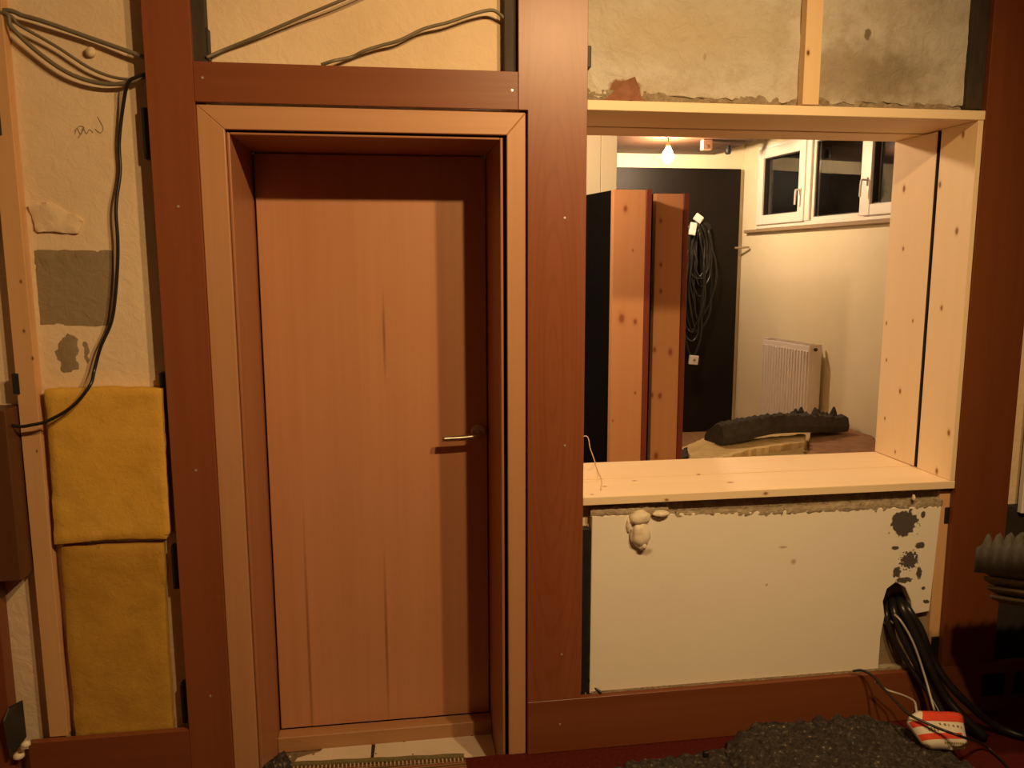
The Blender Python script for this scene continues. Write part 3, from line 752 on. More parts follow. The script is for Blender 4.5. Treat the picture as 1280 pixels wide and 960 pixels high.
# expanding foam under the sill
fm = empty('expanding_foam', (0.743, 2.342, 0.733))
tag(fm, 'cream blob of set expanding foam dripping over the panel under the sill', 'foam')
def blob(p, r, s, parent, name='blob', seed=1, amp=0.25, mat=None):
    bm = bmesh.new()
    bmesh.ops.create_icosphere(bm, subdivisions=3, radius=1.0)
    for v in bm.verts:
        d = 1 + amp * noise.noise(v.co * 1.6 + Vector((seed * 3.7, 0, 0))) + amp * 0.4 * noise.noise(v.co * 4 + Vector((seed, 5, 0)))
        v.co = Vector((v.co.x * s[0], v.co.y * s[1], v.co.z * s[2])) * d * r + Vector(p)
    me = bpy.data.meshes.new(name)
    bm.to_mesh(me); bm.free()
    me.materials.append(mat or M['pufoam'])
    for q in me.polygons:
        q.use_smooth = True
    o = bpy.data.objects.new(name, me)
    COL.objects.link(o)
    if parent:
        o.parent = parent
        o.matrix_parent_inverse = parent.matrix_basis.inverted()
    return o
blob((0.749, 2.347, 0.765), 0.030, (1.1, 0.7, 0.75), fm, seed=1)
blob((0.749, 2.344, 0.711), 0.034, (0.85, 0.7, 1.25), fm, seed=2)
blob((0.715, 2.354, 0.741), 0.016, (0.6, 0.6, 1.5), fm, seed=4)
blob((0.757, 2.340, 0.681), 0.020, (0.8, 0.7, 0.9), fm, seed=6)
o = blob((0.817, 2.348, 0.775), 0.020, (1.35, 0.8, 0.55), None, 'foam_drop', 3)
tag(o, 'small oval drop of set foam under the sill right of the bigger blob', 'foam')
o = blob((1.683, 2.342, 0.789), 0.009, (0.6, 0.8, 1.2), None, 'foam_drop', 5, 0.15)
tag(o, 'tiny cream foam drop hanging under the right end of the sill', 'foam')

# ================================================================= ON THE NEAR FLOOR
# rug
rug = empty('rug', (-0.1, 2.1, 0))
tag(rug, 'striped woven rug end with olive border lying before the door', 'rug')
ra, rb = (-0.362, 2.369, 0.012), (0.184, 2.333, 0.012)
def rug_bm():
    m = MB()
    nx, ny = 24, 14
    for j in range(ny + 1):
        for i in range(nx + 1):
            u, v = i / nx, j / ny
            x = ra[0] + (rb[0] + 0.004 - ra[0]) * u
            y = (ra[1] + (rb[1] - ra[1]) * u) - 0.45 * v
            m.v.append((x, y, 0.010 + 0.003 * noise.noise(Vector((x * 9, y * 9, 0)))))
    for j in range(ny):
        for i in range(nx):
            a = j * (nx + 1) + i
            m.f.append((a, a + 1, a + nx + 2, a + nx + 1))
    return m
o = rug_bm().build('weave', M['rug'], rug, smooth=True)
sm = o.modifiers.new('thickness', 'SOLIDIFY'); sm.thickness = 0.008; sm.offset = -1
MB().tube([(ra[0] + (rb[0] - ra[0]) * k / 10, ra[1] + (rb[1] - ra[1]) * k / 10 + 0.004, 0.011 + 0.002 * (k % 2)) for k in range(11)], 0.009, 8, 3).build('border', M['rug_edge'], rug, smooth=True)
stm = MB()
for k in range(44):
    u = (k + 0.5) / 44
    x, y = ra[0] + (rb[0] - ra[0]) * u, ra[1] + (rb[1] - ra[1]) * u
    stm.box(x - 0.0022, x + 0.0022, y - 0.026, y - 0.010, 0.010, 0.0155)
o = stm.build('stitching', M['rug_stitch'], rug)
o['kind'] = 'stuff'

def heap(name, pts, h, res, mat, label, cat, seed, rough=1.0):
    """crumbly mat: height field over a floor polygon (x, y), edges torn"""
    xs = [p[0] for p in pts]; ys = [p[1] for p in pts]
    def inside(x, y):
        c = False
        n = len(pts)
        for i in range(n):
            a, b = pts[i], pts[i - 1]
            if (a[1] > y) != (b[1] > y) and x < (b[0] - a[0]) * (y - a[1]) / (b[1] - a[1]) + a[0]:
                c = not c
        return c
    def dist(x, y):
        m = 9
        n = len(pts)
        for i in range(n):
            a, b = Vector(pts[i][:2]), Vector(pts[i - 1][:2])
            q = Vector((x, y)); d = b - a
            tt = max(0, min(1, (q - a).dot(d) / max(1e-9, d.length_squared)))
            m = min(m, (a + d * tt - q).length)
        return m
    bm = bmesh.new()
    nx = int((max(xs) - min(xs) + 0.04) / res); ny = int((max(ys) - min(ys) + 0.04) / res)
    grid = {}
    for j in range(ny + 1):
        for i in range(nx + 1):
            x, y = min(xs) - 0.02 + i * res, min(ys) - 0.02 + j * res
            s = dist(x, y) * (1 if inside(x, y) else -1)
            s += 0.02 * noise.noise(Vector((x * 30, y * 30, seed)))
            if s < 0:
                continue
            hh = h(x, y) if callable(h) else h
            z = hh * min(1, s / 0.035) ** 0.5
            q = Vector((x, y, seed))
            z += rough * (0.012 * noise.noise(q * 14) + 0.010 * noise.noise(q * 38) + 0.008 * noise.noise(q * 90)) * min(1, s / 0.02)
            grid[i, j] = bm.verts.new((x, y, max(0.002, z)))
    for (i, j) in list(grid):
        k = [(i, j), (i + 1, j), (i + 1, j + 1), (i, j + 1)]
        if all(q in grid for q in k):
            bm.faces.new([grid[q] for q in k])
    loose = [v for v in bm.verts if not v.link_faces]
    bmesh.ops.delete(bm, geom=loose, context='VERTS')
    be = [e for e in bm.edges if e.is_boundary]
    r = bmesh.ops.extrude_edge_only(bm, edges=be)
    for v in r['geom']:
        if isinstance(v, bmesh.types.BMVert):
            v.co.z = 0.0005
    bmesh.ops.recalc_face_normals(bm, faces=bm.faces)
    me = bpy.data.meshes.new(name)
    bm.to_mesh(me); bm.free()
    me.materials.append(mat)
    o = bpy.data.objects.new(name, me)
    COL.objects.link(o)
    return tag(o, label, cat)

heap('felt_mat', [(1.02, 2.27), (1.10, 2.302), (1.20, 2.305), (1.36, 2.308), (1.52, 2.295), (1.60, 2.25), (1.66, 2.15), (1.70, 2.08), (1.70, 1.75), (1.05, 1.75), (0.98, 2.1)],
     lambda x, y: 0.075 if x > 1.12 else 0.045 + 0.03 * max(0, (x - 1.0) / 0.12), 0.008, M['felt'], 'thick heap of crumbly dark grey felt by the right base rail', 'felt mat', 3.3)
heap('felt_mat', [(0.52, 2.15), (0.60, 2.20), (0.72, 2.245), (0.85, 2.245), (0.985, 2.262), (1.02, 2.255), (1.015, 2.1), (1.06, 1.8), (0.5, 1.8)],
     0.018, 0.008, M['felt'], 'thin flat piece of grey felt before the thicker heap', 'felt mat', 8.1, 0.5)
o = MB().box(-0.008, 0.008, -0.008, 0.008, 0, 0.034).build('plastic_peg', M['black'], bevel=0.002)
o.location = (0.940, 2.216, 0.000)
tag(o, 'small black upright peg on the red floor before the base rail', 'peg')
o = blob((-0.385, 2.325, 0.03), 0.045, (0.85, 0.6, 1.0), None, 'felt_scrap', 9, 0.4, M['felt'])
tag(o, 'grey felt scrap beside the left foot of the door frame', 'felt mat')

# packet: soft white packet with red bands
pk = empty('packet', (1.627, 2.060, 0.131))
tag(pk, 'red and white striped plastic packet lying on the grey felt', 'packet')
c_tl, c_tr, c_br, c_bl = Vector((1.576, 2.130, 0.166)), Vector((1.744, 2.120, 0.151)), Vector((1.719, 2.050, 0.067)), Vector((1.578, 2.050, 0.086))
c_l = Vector((1.541, 2.100, 0.146))
nrm = (c_tr - c_tl).cross(c_bl - c_tl).normalized()
if nrm.y > 0:
    nrm = -nrm
NU, NV = 24, 20
def pk_pt(u, v, lift=0.0):
    left = c_tl.lerp(c_bl, v) + (c_l - c_tl.lerp(c_bl, 0.33)) * (1 - abs(v - 0.33) / 0.67 if v > 0.33 else v / 0.33) * 0.8
    right = c_tr.lerp(c_br, v) + (c_br - c_tr).cross(nrm).normalized() * 0
    q = left.lerp(right, u)
    bul = (1 - (2 * u - 1) ** 4) * (1 - (2 * v - 1) ** 4)
    ins = 0.10
    # rounded corners
    uu, vv = 2 * u - 1, 2 * v - 1
    k = max(0, abs(uu) + abs(vv) - 1.62) / 0.38
    cen = (c_tl + c_tr + c_br + c_bl) / 4
    q = q.lerp(cen, 0.16 * k * k)
    return q + nrm * (0.028 * bul ** 0.6 + lift + 0.002 * noise.noise(Vector((u * 5, v * 5, 2))))
def patch(name, u0, u1, v0, v1, mat, lift, parent, nu=18, nv=8, slant=0.0):
    m = MB()
    for j in range(nv + 1):
        for i in range(nu + 1):
            u = u0 + (u1 - u0) * i / nu
            v = v0 + (v1 - v0) * j / nv + slant * (1 - u)
            m.v.append(tuple(pk_pt(u, min(1, max(0, v)), lift)))
    for j in range(nv):
        for i in range(nu):
            a = j * (nu + 1) + i
            m.f.append((a, a + 1, a + nu + 2, a + nu + 1))
    return m.build(name, mat, parent, smooth=True)
m = MB()
for s in (1, -1):
    for j in range(NV + 1):
        for i in range(NU + 1):
            p = pk_pt(i / NU, j / NV)
            if s < 0:
                base = pk_pt(i / NU, j / NV) - nrm * 2 * ((p - (c_tl + c_tr + c_br + c_bl) / 4).dot(nrm)) * 0.6
                p = base - nrm * 0.004
            m.v.append(tuple(p))
N1 = (NU + 1) * (NV + 1)
for j in range(NV):
    for i in range(NU):
        a = j * (NU + 1) + i
        m.f.append((a, a + 1, a + NU + 2, a + NU + 1))
        m.f.append((N1 + a + NU + 1, N1 + a + NU + 2, N1 + a + 1, N1 + a))
for i in range(NU):
    for j in (0, NV):
        a = j * (NU + 1) + i
        m.f.append((a, a + 1, N1 + a + 1, N1 + a))
for j in range(NV):
    for i in (0, NU):
        a = j * (NU + 1) + i
        m.f.append((a, a + NU + 1, N1 + a + NU + 1, N1 + a))
m.build('wrapper', M['tub_white'], pk, smooth=True)
patch('red_band', 0.17, 0.98, 0.0, 0.33, M['tub_red'], 0.0008, pk)
patch('red_band', 0.0, 0.22, 0.33, 0.47, M['tub_red'], 0.0008, pk)
patch('red_band', 0.0, 0.84, 0.60, 0.75, M['tub_red'], 0.0008, pk, slant=0.06)
for k in range(6):
    u = 0.44 + 0.08 * k
    patch('print', u, u + (0.032, 0.045, 0.02)[k % 3], 0.375 + 0.012 * k, (0.43, 0.445, 0.46, 0.47, 0.475, 0.50)[k], M['ink'], 0.0008, pk, 3, 3)
for k in range(4):
    u = 0.18 + 0.055 * k
    patch('print', u, u + 0.03, 0.50, 0.60, M['ink'], 0.0008, pk, 3, 3)
for k in range(9):
    u = 0.40 + 0.05 * k
    patch('print', u, u + 0.036, 0.855, 0.895, M['ink_yellow'], 0.0008, pk, 3, 3)
cable('cable', [(1.494, 2.325, 0.201), (1.519, 2.310, 0.209), (1.541, 2.280, 0.201), (1.551, 2.240, 0.182), (1.557, 2.180, 0.168), (1.547, 2.100, 0.173), (1.577, 2.065, 0.164), (1.620, 2.035, 0.152), (1.671, 2.010, 0.139), (1.832, 2.125, 0.030), (1.859, 2.073, 0.006), (1.826, 1.959, 0.006)], 0.0042, M['cable_black'], 'black cable looping from the base rail across the front of the packet')
cable('cable', [(1.545, 2.275, 0.186), (1.584, 2.270, 0.157), (1.616, 2.240, 0.154), (1.619, 2.180, 0.166), (1.600, 2.140, 0.163), (1.596, 2.130, 0.153)], 0.0036, M['cable_silver'], 'short grey cable running into the top left corner of the packet')

# acoustic foam at the right edge, leaning on a crate
cr = MB()
cr.box(1.98, 2.35, 1.45, 2.05, 0.0, 0.548)
tag(cr.build('crate', M['void'], bevel=0.004), 'dark crate just past the right edge carrying the grey foam', 'crate')
fs = empty('acoustic_foam', (1.85, 1.85, 0.65))
tag(fs, 'grey egg-crate acoustic foam with pointed studs at the right edge', 'foam')
def eggcrate(x0, x1, y0, y1, zf, pitch, amp, th, name, mat, parent, res=0.007):
    m = MB()
    nx, ny = int((x1 - x0) / res), int((y1 - y0) / res)
    for j in range(ny + 1):
        for i in range(nx + 1):
            x, y = x0 + (x1 - x0) * i / nx, y0 + (y1 - y0) * j / ny
            c = (0.5 - 0.5 * math.cos(2 * PI * (x - x0) / pitch)) * (0.5 - 0.5 * math.cos(2 * PI * (y - y0) / pitch))
            m.v.append((x, y, zf(x, y) + amp * c ** 0.8))
    for j in range(ny + 1):
        for i in range(nx + 1):
            x, y = x0 + (x1 - x0) * i / nx, y0 + (y1 - y0) * j / ny
            m.v.append((x, y, zf(x, y) - th))
    K = (nx + 1) * (ny + 1)
    for j in range(ny):
        for i in range(nx):
            a = j * (nx + 1) + i
            m.f.append((a, a + 1, a + nx + 2, a + nx + 1))
            m.f.append((K + a + nx + 1, K + a + nx + 2, K + a + 1, K + a))
    for i in range(nx):
        for a in (i, ny * (nx + 1) + i):
            m.f.append((a, a + 1, K + a + 1, K + a))
    for j in range(ny):
        for a in (j * (nx + 1), j * (nx + 1) + nx):
            m.f.append((a, a + nx + 1, K + a + nx + 1, K + a))
    return m.build(name, mat, parent, smooth=True)
eggcrate(1.662, 2.18, 1.72, 2.02, lambda x, y: 0.845 - 0.36 * (y - 1.72) + 0.006 * math.sin(9 * y), 0.037, 0.045, 0.075, 'studded_sheet', M['foam_grey'], fs)
for k in range(4):
    m = MB()
    for i in range(15):
        x = 1.665 + 0.012 * k + 0.5 * i / 14
        z = 0.770 - 0.016 * k - 0.075 * (1 - math.exp(-(x - 1.66) * (9 + 3 * k)))
        for y in (1.73, 2.0):
            zz = z - 0.30 * (y - 1.72)
            m.v.append((x, y, zz)); m.v.append((x, y, zz - 0.013))
    for i in range(14):
        a = i * 4
        m.f += [(a, a + 4, a + 6, a + 2), (a + 1, a + 3, a + 7, a + 5), (a, a + 1, a + 5, a + 4), (a + 2, a + 6, a + 7, a + 3)]
    m.f += [(0, 2, 3, 1), (56, 57, 59, 58)]
    m.build('under_layer', M['foam_buff'], fs, bevel=0.003)

# ================================================================= THE ROOM BEYOND
Z2, CE2 = 0.152, 2.437
Y2 = 6.40
XC, SLP = 2.865, 0.12
def wx(y):
    return XC + SLP * (Y2 - y)
struct(MB().box(-1.5, 4.2, YB, Y2 + 0.1, -0.02, Z2).build('floor', M['floor_far']), 'brown boarded floor of the room beyond')
struct(MB().box(-1.5, XC + 0.15, Y2, Y2 + 0.1, Z2, 2.9).build('wall_back', M['wall_far']), 'cream papered end wall of the room beyond')
struct(MB().box(-1.6, -1.5, YB, Y2 + 0.1, -0.1, 2.9).build('wall_left', M['wall_far']))
CXE = 2.603
struct(MB().box(-1.5, CXE, YB, Y2, CE2, CE2 + 0.35).build('ceiling', M['ceil_far']), 'low brown boarded ceiling of the room beyond')
struct(MB().box(CXE, 4.2, YB, Y2 + 0.1, 2.79, 2.90).build('ceiling', M['wall_far']), 'higher pale ceiling strip along the window wall')

# window wall (slightly out of square) with an opening for window_2
u_ax = Vector((SLP, -1, 0)).normalized()       # along the wall towards the near room
n_ax = Vector((-1, -SLP, 0)).normalized()      # out of the wall into the room
CO = Vector((XC, Y2, 0))
def wp(u, off, z):
    return CO + u_ax * u + n_ax * off + Vector((0, 0, z))
def wbox(m, u0, u1, o0, o1, z0, z1):
    return m.hexa([wp(u0, o0, z0), wp(u1, o0, z0), wp(u1, o1, z0), wp(u0, o1, z0)], [wp(u0, o0, z1), wp(u1, o0, z1), wp(u1, o1, z1), wp(u0, o1, z1)])
U0, U1, WZ0, WZ1 = 0.22, 2.13, 1.835, 2.47
m = MB()
wbox(m, 0, 3.75, -0.12, 0, Z2, WZ0)
wbox(m, 0, 3.75, -0.12, 0, WZ1, 2.9)
wbox(m, 0, U0, -0.12, 0, WZ0, WZ1)
wbox(m, U1, 3.75, -0.12, 0, WZ0, WZ1)
struct(m.build('wall_right', M['wall_far']), 'cream papered window wall of the room beyond')
# near-black sheet outside the window, night darkness put into its colour
m = MB()
wbox(m, -0.1, 3.6, -0.95, -0.90, 1.2, 3.2)
struct(m.build('wall_outside', M['night']))
w2 = struct(empty('window_2', wp(1.4, 0, WZ0)), 'three-light white window high in the wall of the room beyond')
def frame(m, u0, u1, z0, z1, fw_, o0, o1):
    wbox(m, u0, u0 + fw_, o0, o1, z0, z1); wbox(m, u1 - fw_, u1, o0, o1, z0, z1)
    wbox(m, u0 + fw_, u1 - fw_, o0, o1, z0, z0 + fw_); wbox(m, u0 + fw_, u1 - fw_, o0, o1, z1 - fw_, z1)
    return m
frame(MB(), U0, U1, WZ0, WZ1, 0.03, -0.07, 0.012).build('window_frame', M['wframe'], w2, bevel=0.003)
lights = ((0.250, 0.862, True), (0.918, 1.452, False), (1.490, 2.10, True))
for u0, u1, opens in lights:
    z0, z1 = WZ0 + 0.028, WZ1 - 0.028
    fw_ = 0.072 if opens else 0.026
    s = frame(MB(), u0, u1, z0, z1, fw_, -0.05, 0.03 if opens else 0.0).build('sash', M['wframe'], w2, bevel=0.004)
    g = MB(); frame(g, u0 + fw_, u1 - fw_, z0 + fw_, z1 - fw_, 0.008, -0.03, 0.012 if opens else -0.01)
    g.build('gasket', M['gasket'], s)
    g = MB(); wbox(g, u0 + fw_, u1 - fw_, -0.022, -0.016, z0 + fw_, z1 - fw_)
    g.build('pane', M['glass'], s)
    if opens:
        hu = u1 - 0.036 if u0 < 1 else u0 + 0.036
        h = MB()
        wbox(h, hu - 0.010, hu + 0.010, 0.03, 0.040, z0 + 0.19, z0 + 0.24)
        h.tube([wp(hu, 0.04, z0 + 0.225), wp(hu, 0.065, z0 + 0.225), wp(hu - 0.004, 0.07, z0 + 0.21), wp(hu - 0.008, 0.07, z0 + 0.12)], 0.007, 8, 4)
        h.build('handle', M['white'], s, smooth=False)
for ua, ub in ((0.862, 0.918), (1.452, 1.490)):
    m = MB(); wbox(m, ua, ub, -0.06, 0.020, WZ0 + 0.03, WZ1 - 0.03)
    m.build('mullion', M['wframe'], w2, bevel=0.004)
m = MB(); wbox(m, 0.10, U1 + 0.05, 0.0, 0.045, WZ0 - 0.028, WZ0 - 0.004)
m.build('window_ledge', M['sill_far'], w2, bevel=0.003)

# radiator
rd = empty('radiator', wp(0.9, 0.06, 0.3))
tag(rd, 'white ribbed panel radiator on the window wall of the room beyond', 'radiator')
RU0, RU1, RZ0, RZ1 = 0.585, 1.165, 0.30, 0.995
m = MB(); wbox(m, RU0, RU1, 0.12, 0.132, RZ0, RZ1 - 0.01); m.build('front_panel', M['radiator'], rd, bevel=0.003)
m = MB(); wbox(m, RU0 + 0.01, RU1 - 0.01, 0.055, 0.065, RZ0 + 0.01, RZ1 - 0.015); m.build('rear_panel', M['radiator'], rd, bevel=0.003)
NR = 17
rib = None
for k in range(NR):
    u = RU0 + 0.018 + (RU1 - RU0 - 0.036) * k / (NR - 1)
    if rib is None:
        m = MB()
        m.hexa([wp(u - 0.011, 0.131, RZ0 + 0.03), wp(u + 0.011, 0.131, RZ0 + 0.03), wp(u + 0.006, 0.142, RZ0 + 0.035), wp(u - 0.006, 0.142, RZ0 + 0.035)],
               [wp(u - 0.011, 0.131, RZ1 - 0.045), wp(u + 0.011, 0.131, RZ1 - 0.045), wp(u + 0.006, 0.142, RZ1 - 0.05), wp(u - 0.006, 0.142, RZ1 - 0.05)])
        rib = m.build('rib', M['radiator'], rd)
        u_first = u
    else:
        c = rib.copy()
        COL.objects.link(c)
        c.location = u_ax * (u - u_first)
for u in (RU0 - 0.002, RU1 - 0.004):
    m = MB(); wbox(m, u, u + 0.006, 0.03, 0.13, RZ0 + 0.01, RZ1); m.build('side_cover', M['radiator'], rd, bevel=0.002)
m = MB()
for k in range(14):
    u = RU0 + 0.01 + (RU1 - RU0 - 0.03) * k / 13
    wbox(m, u, u + 0.012, 0.035, 0.126, RZ1 - 0.008, RZ1 - 0.002)
o = m.build('top_grille', M['radiator'], rd); o['kind'] = 'stuff'
m = MB()
c0 = wp(RU1 + 0.002, 0.085, RZ1 - 0.035)
m.tube([c0, c0 + u_ax * 0.012], 0.012, 10, 1); m.build('vent_plug', M['gasket'], rd)
m = MB()
for u in (RU0 + 0.1, RU1 - 0.1):
    m = MB()
    wbox(m, u - 0.015, u + 0.015, 0.0, 0.054, RZ0 + 0.1, RZ1 - 0.1)
    m.build('wall_bracket', M['radiator'], rd)
m = MB()
m.tube([wp(RU0 - 0.03, 0.06, RZ0 + 0.05), wp(RU0 - 0.03, 0.06, Z2)], 0.010, 8, 1)
m.build('feed_pipe', M['white'], rd)

# boarded partition stub, bright cream, at the left of the opening
pt = struct(empty('wall_partition', (1.0, 4.36, Z2)), 'cream tongue-and-groove boarded partition end in the room beyond')
x = 0.40
xr = 1.22
bw = (xr - 0.40) / 9
for k in range(9):
    MB().box(0.40 + k * bw + 0.001, 0.40 + (k + 1) * bw - 0.001, 4.36, 4.375, Z2, CE2).build('board', M['tg'], pt, bevel=0.0025)
MB().box(0.40, xr - 0.001, 4.375, 4.45, Z2, CE2).build('core', M['wall_far'], pt)

# two tall black panels with pine edges
def tall_panel(name, x0, x1, x2, yf, ztop, depth, skew, label):
    o = empty(name, ((x0 + x2) / 2, yf, Z2))
    tag(o, label, 'panel', None)
    sx = skew
    z0 = Z2
    def bar(nm, xa, xb, ya, yb, za, zb, mat, bev=0.002):
        MB().hexa([(xa, ya, za), (xb, ya, za), (xb + sx * (yb - ya), yb, za), (xa + sx * (yb - ya), yb, za)],
                  [(xa, ya, zb), (xb, ya, zb), (xb + sx * (yb - ya), yb, zb), (xa + sx * (yb - ya), yb, zb)]).build(nm, mat, o, bevel=bev)
    bar('pine_edge', x0, x1, yf, yf + 0.03, z0, ztop, M['plank'])
    bar('red_edge', x1 + 0.0005, x2, yf - 0.004, yf + 0.03, z0, ztop + 0.003, M['redwood'])
    a = 0.031
    bar('black_cover', x0 + 0.0005 + sx * a, x2 - 0.001 + sx * a, yf + a, yf + depth, z0, ztop - 0.001, M['blackcloth'], 0.004)
    rn = random.Random(len(label))
    for k in range(5):
        xx = x0 + (x1 - x0) * (0.1 + 0.2 * k)
        MB().box(xx, xx + 0.010, yf + 0.004, yf + 0.012, ztop - 0.002, ztop + 0.003).build('staple', M['black'], o)
    return o
xa, xb, xc = 1.077, 1.241, 1.27
za = 1.919
tall_panel('tall_panel', xa, xb, xc, 3.90, za, 0.42, -0.22, 'tall black panel with bright pine edge and red lip, left of two')
xa2, xb2, xc2 = 1.345, 1.492, 1.523
tall_panel('tall_panel', xa2, xb2, xc2, 4.06, 1.916, 0.42, -0.22, 'tall black panel with darker orange pine edge, right of two')

# big black board against the end wall
o = MB().box(1.614, 2.806 + 0.012, 6.35, 6.398, Z2 + 0.001, 2.323).build('black_board', M['blackboard'], bevel=0.004)
tag(o, 'big flat black board standing against the cream end wall', 'board')
# cables hanging on it
cb = empty('cable_bundle', (2.442, 6.300, 1.816))
tag(cb, 'tangle of shiny black cables with white tags hung on the black board', 'cable bundle')
MB().lathe([(0.006, -0.10), (0.006, 0.0)], (2.459, 6.350, 1.907), 'y', 8).build('hook', M['darksteel'], cb)
rn = random.Random(12)
base = (2.439, 6.300, 1.905)
for k in range(11):
    cx = base[0] + rn.uniform(-0.05, 0.05)
    L = rn.uniform(0.45, 1.15)
    wv_ = rn.uniform(0.05, 0.12)
    pts = [(base[0], 6.30, base[2])]
    for q in range(1, 7):
        a = PI * q / 7
        pts.append((cx - wv_ * math.sin(a) * (0.6 + 0.5 * rn.random()), 6.30 - 0.035 * rn.random(), base[2] - L * (1 - math.cos(a)) / 2))
    for q in range(7, 0, -1):
        a = PI * q / 7
        pts.append((cx + wv_ * math.sin(a) * (0.6 + 0.5 * rn.random()), 6.30 - 0.035 * rn.random(), base[2] - L * (1 - math.cos(a)) / 2))
    pts.append((base[0], 6.295, base[2] + 0.005))
    MB().tube(pts, 0.009, 7, 4).build('cable', M['cable_black'], cb, smooth=True)
def small_box(name, c, d, rz, mat, parent):
    m = MB().box(-d[0] / 2, d[0] / 2, -d[1] / 2, d[1] / 2, -d[2] / 2, d[2] / 2)
    R = Matrix.Rotation(rz, 4, 'Y')
    m.v = [tuple(R @ Vector(p) + Vector(c)) for p in m.v]
    return m.build(name, mat, parent, bevel=0.004)
small_box('white_tag', (2.378, 6.240, 1.838), (0.055, 0.02, 0.10), 0.15, M['white'], cb)
small_box('white_tag', (2.426, 6.250, 1.921), (0.07, 0.02, 0.06), 0.6, M['white'], cb)
small_box('white_plug', (2.422, 6.250, 0.779), (0.075, 0.03, 0.075), 0.1, M['white'], cb)
MB().lathe([(0.010, -0.004), (0.010, 0.0)], (2.423, 6.234, 0.781), 'y', 8).build('plug_pin', M['ink'], cb)

# rod beside the board
o = MB(); o.tube([(2.781, 6.330, 1.689), (2.858, 6.240, 1.693)], 0.009, 8, 1)
tag(o.build('wall_rod', M['sill_far']), 'short thin rod sticking out beside the black board', 'rod')
# light bulb
lb = empty('light_bulb', (1.935, 5.600, 2.329))
tag(lb, 'bare glowing light bulb hanging from the brown ceiling', 'light')
bc = Vector((1.935, 5.600, 2.318))
MB().lathe([(0.004, -0.052), (0.022, -0.046), (0.035, -0.030), (0.040, -0.008), (0.036, 0.014), (0.024, 0.036), (0.016, 0.052), (0.014, 0.058)], bc, 'z', 20).build('glass_bulb', M['bulb'], lb, smooth=True)
MB().lathe([(0.015, 0.055), (0.017, 0.060), (0.017, 0.085), (0.008, 0.092)], bc, 'z', 14).build('lamp_holder', M['brass'], lb, smooth=True)
MB().tube([bc + Vector((0, 0, 0.09)), (bc.x, bc.y, CE2 + 0.001)], 0.004, 6, 1).build('flex', M['cable_grey'], lb)
# junction box and hanging connector
jb = empty('junction_box', (2.248, 5.650, 2.397))
tag(jb, 'small square junction box with a hole hung under the brown ceiling', 'junction box')
MB().box(2.2, 2.272, 5.62, 5.68, 2.365, 2.4365).build('box_body', M['fibre'], jb, bevel=0.004)
MB().lathe([(0.012, -0.001), (0.012, 0.002)], (2.230, 5.620, 2.387), 'y', 10).build('cable_hole', M['ink'], jb)
hc = empty('hanging_connector', (2.506, 5.900, 2.414))
tag(hc, 'black connector hanging on a thin wire near the ceiling corner', 'connector')
hp = Vector((2.506, 5.900, 2.408))
MB().lathe([(0.010, -0.035), (0.021, -0.03), (0.022, 0.0), (0.014, 0.03), (0.008, 0.045)], hp, 'z', 12).build('connector_body', M['black'], hc, smooth=True)
MB().tube([hp + Vector((0, 0, 0.04)), hp + Vector((0.01, 0, 0.2)), (hp.x, hp.y, 2.792)], 0.004, 6, 3).build('wire', M['cable_black'], hc)

# pile of insulation, fibreboard and folded foam on the floor beyond
def flat(name, pts, z0, z1, mat, label, cat, seed, amp=0.010, res=0.04):
    m = MB()
    poly = []
    n = len(pts)
    rn = random.Random(seed)
    for i in range(n):
        a, b = Vector(pts[i]), Vector(pts[(i + 1) % n])
        k = max(1, int((b - a).length / res))
        for j in range(k):
            p = a.lerp(b, j / k)
            poly.append((p.x + rn.uniform(-amp, amp), p.y + rn.uniform(-amp, amp), 0))
    m.prism([(x, y, z0) for x, y, z in poly], (0, 0, 0), (0, 0, z1 - z0))
    o = m.build(name, mat, bevel=0.004)
    return tag(o, label, cat)
flat('insulation_stack', [(1.72, 3.75, 0), (2.92, 3.75, 0), (2.92, 5.2, 0), (2.2, 5.2, 0), (1.78, 4.75, 0)], Z2 + 0.001, 0.405, M['wool3'], 'thick beige insulation block under the torn batts on the far floor', 'insulation', 1)
flat('fibreboard', [(2.688, 4.833, 0.455), (3.031, 5.049, 0.455), (3.030, 4.652, 0.455), (2.755, 4.126, 0.455), (2.281, 4.049, 0.455)], 0.407, 0.455, M['fibre'], 'brown fibreboard piece against the window wall, right of the torn batts', 'board', 2, 0.012)
flat('insulation_batt', [(1.553, 4.103, 0.470), (1.680, 4.352, 0.470), (1.879, 4.555, 0.470), (2.149, 4.650, 0.470), (2.608, 4.748, 0.470), (2.489, 4.526, 0.470), (2.297, 4.467, 0.470), (2.082, 4.392, 0.470), (1.807, 4.212, 0.470), (1.648, 4.052, 0.470)], 0.407, 0.47, M['wool3'], 'torn beige insulation batt under the folded charcoal foam', 'insulation', 3, 0.014, 0.03)
flat('insulation_batt', [(1.932, 4.220, 0.440), (2.188, 4.399, 0.440), (2.479, 4.504, 0.440), (2.223, 4.027, 0.440), (1.897, 3.990, 0.440)], 0.407, 0.44, M['wool4'], 'darker scrap of insulation batt just behind the pine sill', 'insulation', 4, 0.012, 0.03)
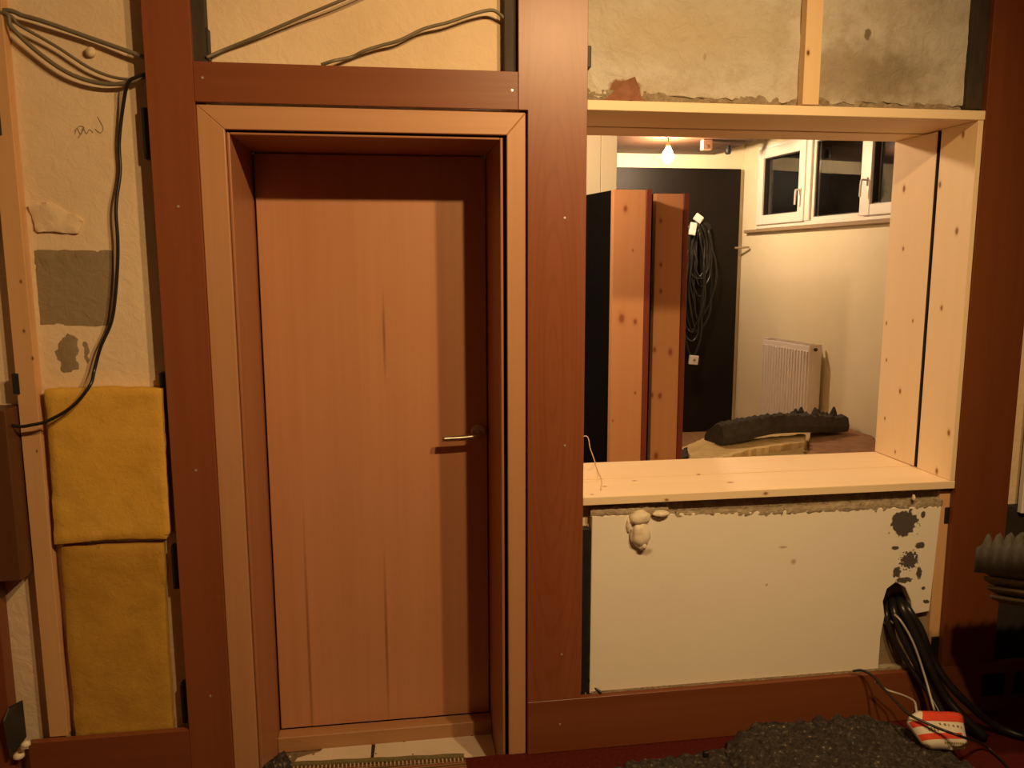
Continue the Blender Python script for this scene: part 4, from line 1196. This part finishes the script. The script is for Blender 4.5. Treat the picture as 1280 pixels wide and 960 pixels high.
# folded strip of charcoal acoustic foam
ff = empty('folded_foam', (2.261, 4.553, 0.472))
tag(ff, 'long folded strip of charcoal acoustic foam lying on the beige batts', 'foam')
A, B = Vector((1.914, 4.554, 0.474)), Vector((2.891, 4.813, 0.474))
ax = (B - A).normalized()
sd = Vector((-ax.y, ax.x, 0))
m = MB()
NS = 40
LN = (B - A).length
prof = [(-0.075, 0.0), (-0.085, 0.05), (-0.07, 0.115), (-0.03, 0.125), (0.02, 0.10), (0.07, 0.07), (0.10, 0.03), (0.10, 0.0)]
for i in range(NS + 1):
    u = i / NS
    c = A + ax * LN * u + Vector((0, 0, 0.035 * math.sin(PI * min(1, u * 1.1))))
    for s_, h in prof:
        hh = h * (1 - 0.25 * u)
        if h > 0.09:
            hh += 0.02 * abs(math.sin(u * 31)) * (1 if i % 2 else 0.4)
        m.v.append(tuple(c + sd * s_ * (1 + 0.15 * math.sin(u * 12)) + Vector((0, 0, hh))))
K = len(prof)
for i in range(NS):
    for k in range(K):
        a, b = i * K + k, i * K + (k + 1) % K
        m.f.append((a, b, b + K, a + K))
m.f.append(tuple(range(K))); m.f.append(tuple(range(NS * K + K - 1, NS * K - 1, -1)))
m.build('folded_sheet', M['foam'], ff)
rn = random.Random(3)
m = MB()
for k in range(26):
    u = rn.uniform(0.62, 1.0) if k < 18 else rn.uniform(0.15, 0.6)
    c = A + ax * LN * u + sd * rn.uniform(-0.05, 0.05) + Vector((0, 0, 0.035 * math.sin(PI * min(1, u * 1.1)) + 0.085 * (1 - 0.25 * u)))
    h = rn.uniform(0.03, 0.085) if u > 0.6 else 0.035
    m.lathe([(0.030, 0), (0.020, h * 0.6), (0.006, h)], c, 'z', 7)
o = m.build('studs', M['foam'], ff); o['kind'] = 'stuff'
o = flat('foam_scrap', [(1.627, 4.430, 0.410), (1.753, 4.596, 0.410), (1.676, 4.363, 0.410), (1.579, 4.283, 0.410)], 0.407, 0.45, M['foam'], 'black foam scrap at the foot of the right tall panel', 'foam', 6, 0.008, 0.02)
o = MB(); o.tube([(2.060, 4.714, 0.480), (2.095, 4.761, 0.500), (2.122, 4.738, 0.530), (2.140, 4.684, 0.530), (2.206, 4.790, 0.480)], 0.008, 7, 5)
tag(o.build('hose_loop', M['fibre'], smooth=True), 'small brown loop of hose behind the folded foam', 'hose')
